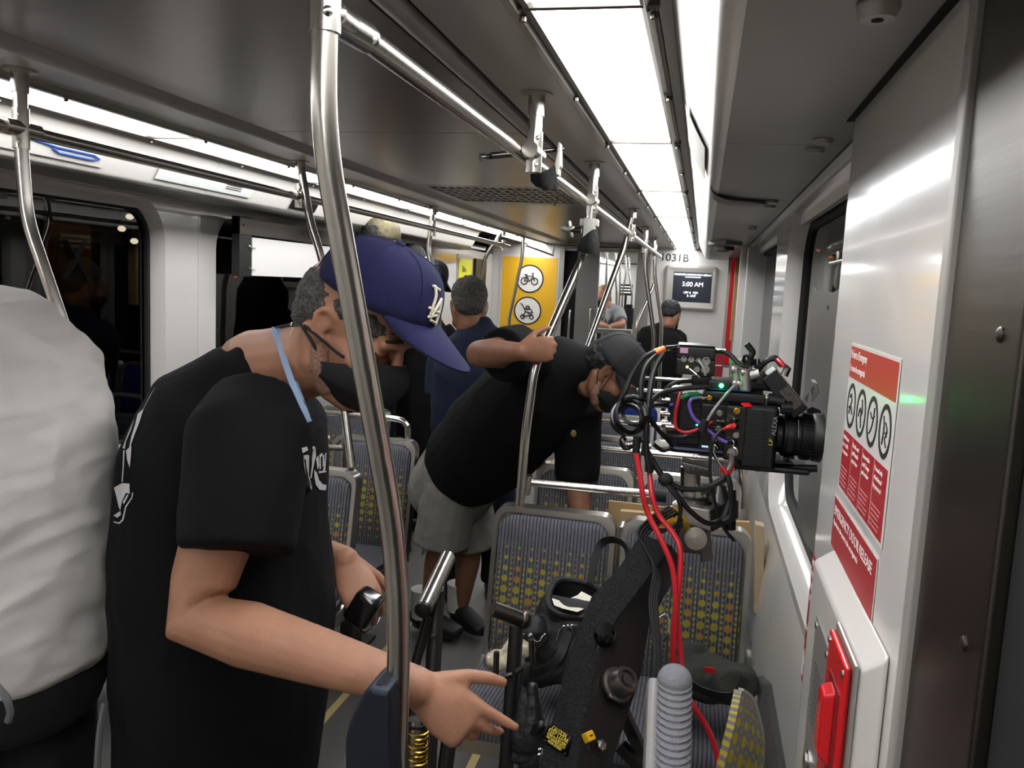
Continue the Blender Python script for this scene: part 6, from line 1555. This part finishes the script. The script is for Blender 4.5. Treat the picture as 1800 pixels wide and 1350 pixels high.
build('zip', MB().tube(cr([q(990, 1120, 2.16), q(992, 1108, 2.16), q(1002, 1100, 2.16), q(1014, 1098, 2.18)], 4), .002, 6), chrome, bg)
pp_ = thing('paper_sheet', 'crumpled white paper sticking out of the black bag', 'paper', q(1015, 1065, 2.26))
build('sheet', MB().grid([[q(970, 1052, 2.24), q(990, 1058, 2.26), q(1016, 1046, 2.34), q(1022, 1040, 2.36)], [q(974, 1064, 2.22), q(996, 1068, 2.23), q(1022, 1058, 2.30), q(1042, 1050, 2.33)], [q(990, 1070, 2.205), q(1015, 1076, 2.20), q(1032, 1068, 2.26), q(1046, 1056, 2.30)]], .001), mat('paper_white', '#e5e0cf', .8), pp_)
pb = thing('plastic_bag', 'clear plastic zip bag with white contents on the front seat', 'plastic bag', q(895, 1160, 2.13))
clr = glass_mat('clear_film', '#efede8', rough=.12)
mb = MB(); mb.etube([(q(860, 1165, 2.12), (.3, .9, .2), .05, .018), (q(890, 1140, 2.14), (.3, .9, .2), .075, .030), (q(925, 1125, 2.17), (.3, .9, .2), .07, .026), (q(952, 1110, 2.20), (.3, .9, .2), .05, .012)], 16)
solid('film', mb, clr, pb, .006, 1, wrinkle=fold(.006, 22, 5.))
mb = MB(); mb.ell(q(885, 1160, 2.14), (.05, .05, .020)); mb.ell(q(912, 1138, 2.17), (.042, .045, .024)); solid('contents', mb, mat('cream_contents', '#d6cdb8', .7, noise_amt=.3, nscale=50), pb, .006, 1, wrinkle=fold(.004, 40, 1.))
build('zip_edge', MB().tube(cr([q(925, 1092, 2.22), q(940, 1085, 2.23), q(955, 1095, 2.23), q(957, 1120, 2.22)], 5), .003, 6), chrome, pb)
# gloves hung on the dolly post
gv = thing('work_gloves', 'pair of black work gloves hanging from the dolly post', 'gloves', at(925, 1300, Y=1.40))
leath = mat('black_leather', '#111112', .45, bump=.3, bscale=90)
for k, (dx, dy) in enumerate(((0, 0), (14, 8))):
    mb = MB(); mb.etube([(at(922+dx, 1205, Y=1.42), (1, .2, 0), .010, .008), (at(922+dx, 1250, Y=1.41), (1, .2, 0), .018, .012), (at(922+dx, 1290, Y=1.40), (1, .2, 0), .026, .014), (at(920+dx, 1315, Y=1.395), (1, .2, 0), .024, .013)], 14)
    for f_ in range(4): mb.tube([at(906+dx+f_*8, 1312, Y=1.395), at(903+dx+f_*8, 1338+dy-2*abs(f_-1.5), Y=1.39)], .0075, 8, rnd=True)
    mb.tube([at(936+dx, 1290, Y=1.395), at(950+dx, 1275+dy, Y=1.385)], .008, 8, rnd=True)
    solid('glove', mb, leath, gv, .0035, 1, wrinkle=fold(.0012, 40, k))
build('hanging_loop', MB().tube(cr([at(922, 1210, Y=1.42), at(924, 1185, Y=1.415), at(928, 1170, Y=1.42)], 3), .006, 8), rubber, gv)
build('wrist_clip', MB().tube(cr([at(940, 1320, Y=1.39), at(950, 1316, Y=1.39), at(952, 1324, Y=1.39), at(942, 1326, Y=1.39)], 3), .003, 6), chrome, gv)
# ---- cardboard and boards behind the front seats
card = mat('cardboard', '#b99a6c', .8, noise_amt=.06, nscale=14)
tag(build('cardboard_sheet', MB().prism([at(x, y, Y=2.80) for x, y in ((1070, 880), (1180, 893), (1195, 990), (1066, 985))], (0, .012, 0)), card, bevel=.002), 'upright cardboard sheet behind the divider of the front seats', 'cardboard', 'cardboard behind the seats')
tag(build('cardboard_box', MB().prism([at(x, y, Y=2.76) for x, y in ((1090, 898), (1150, 903), (1152, 930), (1088, 930))], (0, .03, 0)), mat('cardboard_light', '#c4a97e', .8, noise_amt=.06, nscale=14), bevel=.003), 'smaller pale cardboard box in front of the cardboard sheet', 'cardboard', 'cardboard behind the seats')
tag(build('cardboard_offcut', MB().prism([at(x, y, Y=2.84) for x, y in ((1240, 915), (1318, 918), (1326, 950), (1240, 950))], (0, .02, 0)), card, bevel=.002), 'cardboard edge above the window seat back', 'cardboard', 'cardboard behind the seats')
tag(build('wooden_board', MB().prism([at(x, y, Y=2.56) for x, y in ((1328, 922), (1344, 926), (1342, 1078), (1325, 1078))], (0, .05, 0)), mat('pale_plywood', '#b7a384', .6, noise_amt=.1, nscale=12), bevel=.002), 'pale upright plywood board between window seat and wall', 'board')
# olive bag on the window seat
ob = thing('olive_bag', 'dark olive bag with red tag lying on the window seat', 'bag', at(1255, 1215, Y=2.2))
mb = MB(); mb.ell(at(1235, 1190, Y=2.25), (.10, .09, .055)); mb.ell(at(1285, 1200, Y=2.2), (.07, .07, .045)); mb.ell(at(1215, 1165, Y=2.3), (.05, .06, .06))
solid('bag_body', mb, mat('olive_cloth', '#23241c', .85, noise_amt=.5, nscale=9, bump=.3, bscale=120), ob, .007, 1, wrinkle=fold(.010, 12, 7.))
build('red_tag', MB().box(at(1248, 1178, Y=2.16), (.03, .004, .014)), redp, ob, bevel=.001)
strap('webbing', [(1200, 1190, 2.16), (1240, 1215, 2.13), (1290, 1222, 2.12), (1310, 1190, 2.13)], .012, nyl, ob)
build('carabiner', MB().tube(cr([at(1160, 1085, Y=2.3), at(1172, 1080, Y=2.3), at(1175, 1110, Y=2.28), at(1166, 1128, Y=2.28)], 4), .004, 6), chrome, ob)
# ---- white light board over the second left window
lb = thing('white_board', 'white board on a black bracket across the second left window', 'board', at(490, 440, X=-2.10))
BX = -2.10
a0, a1, a2, a3 = at(443, 412, X=BX), at(575, 428, X=BX), at(575, 480, X=BX), at(421, 468, X=BX)
yA, yB, zT, zB = at(440, 412, X=BX).y, 4.66, 1.815, 1.635
build('panel', MB().lim((BX, yA, zB), (BX+.012, yB, zT)), white, lb, bevel=.002)
br = build('bracket', MB().lim((BX-.03, yA-.11, zB-.005), (BX+.010, yA-.003, zT+.09)), black, lb, bevel=.002)
build('top_rail', MB().lim((BX-.03, yA-.11, zT+.008), (BX+.012, yB, zT+.085)), steel_dark, lb, bevel=.002)
for z in (zB+.03, zB+.13): build('hook', MB().tube(cr([(BX+.012, yA-.03, z+.01), (BX+.02, yA-.02, z), (BX+.02, yA+.01, z)], 3), .003, 6), chrome, br)
for y in (yA-.08, yA+.5): build('bolt', MB().lathe([(.005, 0), (.005, .003)], (BX+.012, y, zT+.05), (1, 0, 0), 8), black, lb)
# ---- outside the left windows: poster and lamps standing in for reflections
op = thing('poster_reflection', 'dim orange rail-crossing poster set outside as a reflection in the left window', 'poster', (-4.19, 5.0, .6))  # placed outside in lieu of a poster mirrored in the glass
def ow(px, py): return at(px, py, X=-4.19)
t0, t1, t2, t3 = ow(78, 388), ow(160, 398), ow(160, 526), ow(78, 524)
build('sheet', MB().lim((-4.20, t0.y, min(t2.z, t3.z)), (-4.19, t1.y, max(t0.z, t1.z))), mat('poster_orange', '#8a5a1c', .7), op)
cxm = ow(128, 456)
for s in (-1, 1): build('cross_bar', MB().beam(cxm+V((.012, -.10, -.14*s)), cxm+V((.012, .10, .14*s)), .012, .055, (1, 0, 0)), mat('poster_grey', '#8d9297', .7), op)
for k in range(3):
    p = ow(105, 415+k*9); build('print_line', MB().lim((-4.189, p.y, p.z), (-4.186, p.y+.28, p.z+.018)), inkw, op)
for i, (x, y) in enumerate(((228, 381), (236, 424), (214, 402))):
    p = at(x, y, X=-3.9); o = thing('reflection_speck', 'small added lamp shown as a reflected speck in the left window, %s' % ('upper', 'lower', 'middle')[i], 'lamp', p, 'reflected light specks')  # added lamps, standing for specks of light reflected in the glass
    build('bulb', MB().ell(p, (.02, .035, .02)), mat('speck_bulb', '#ffffff', .5, emit=12, ecol='#fff0d8'), o); build('hood', MB().box(p+V((0, 0, .03)), (.05, .09, .02)), black, o, bevel=.004)
    build('stem', MB().cyl(p+V((0, 0, .03)), (p.x, p.y, 3.2), .012), black, o)
o = thing('poster_fill_light', 'added unseen tube light outside that brightens the orange poster', 'lamp', (-3.5, 4.6, 3.1))  # extra light out of view, added to brighten the poster
build('tube', MB().cyl((-3.5, 3.6, 3.10), (-3.5, 5.6, 3.10), .02), mat('poster_fill_tube', '#ffffff', .5, emit=50, ecol='#fff2dc'), o)
build('housing', MB().lim((-3.56, 3.5, 3.13), (-3.44, 5.7, 3.199)), black, o, bevel=.005)
p = at(414, 488, X=-2.5); o = thing('red_signal', 'tiny red signal lamp beyond the second left window', 'lamp', p)
build('lamp', MB().ell(p, .008), mat('red_bulb', '#ff2020', .5, emit=12, ecol='#ff2418'), o); build('post', MB().cyl(p, (p.x, p.y, -.4), .012), black, o)
for i, (x, y) in enumerate(((1437, 440), (1460, 452))):
    p = at(x, y, X=1.6); o = thing('street_lamp', 'orange street lamp outside the near right window, %s' % ('left', 'right')[i], 'lamp', p, 'street lamps')
    build('bulb', MB().ell(p, (.03, .03, .02)), mat('sodium_bulb', '#ff9030', .5, emit=14-10*i, ecol='#ff7a20'), o); build('post', MB().cyl(p, (p.x, p.y, -.3), .02), black, o)
# ---- table and monitor beyond the gangway
tb = thing('work_table', 'grey work table in front of the seated woman', 'table', at(1080, 590, Y=9.55))
tz = at(1080, 578, Y=9.5).z
xa, xb = at(1048, 580, Y=9.5).x, at(1112, 580, Y=9.5).x
build('table_top', MB().lim((xa, 9.3, tz-.05), (xb, 9.62, tz)), mat('table_grey', '#8a8a86', .5), tb, bevel=.004)
for x in (xa+.04, xb-.04): build('leg', MB().lim((x-.02, 9.4, 0), (x+.02, 9.5, tz-.05)), steel_dark, tb, bevel=.003)
mo = thing('wall_monitor', 'black monitor with white lines far beyond the gangway', 'monitor', at(1100, 510, Y=13))
build('screen', pbox(MB(), 1089, 499, 1111, 520, 13., .06), black, mo, bevel=.004)
for k in range(3): build('text_line', pbox(MB(), 1092, 503+k*5, 1108, 505+k*5, 12.995, .004), lit, mo)
build('stand', MB().cyl(at(1100, 519, Y=13.03), V((at(1100, 519, Y=13.03).x, 13.03, 0)), .02), black, mo)
eq = thing('equipment_case', 'black equipment stacked beside the seated woman', 'equipment', at(1104, 575, Y=10.4))
build('case', pbox(MB(), 1098, 541, 1112, 572, 10.4, .2), black, eq, bevel=.02); build('lid', pbox(MB(), 1099, 535, 1111, 543, 10.42, .15), blk3, eq, bevel=.01)
build('trolley', MB().lim((at(1098, 560, Y=10.4).x, 10.4, 0), (at(1112, 560, Y=10.4).x, 10.6, at(1098, 570, Y=10.4).z)), dgrey, eq, bevel=.01)
# small lit texts and specks need no direct light sampling
for nm in ('lit_text', 'lit_digits', 'lit_screen', 'red_reflection_glow', 'cyan_led', 'lime_led', 'speck_bulb', 'red_bulb', 'sodium_bulb'):
    try: MATS[nm].cycles.emission_sampling = 'NONE'
    except Exception: pass
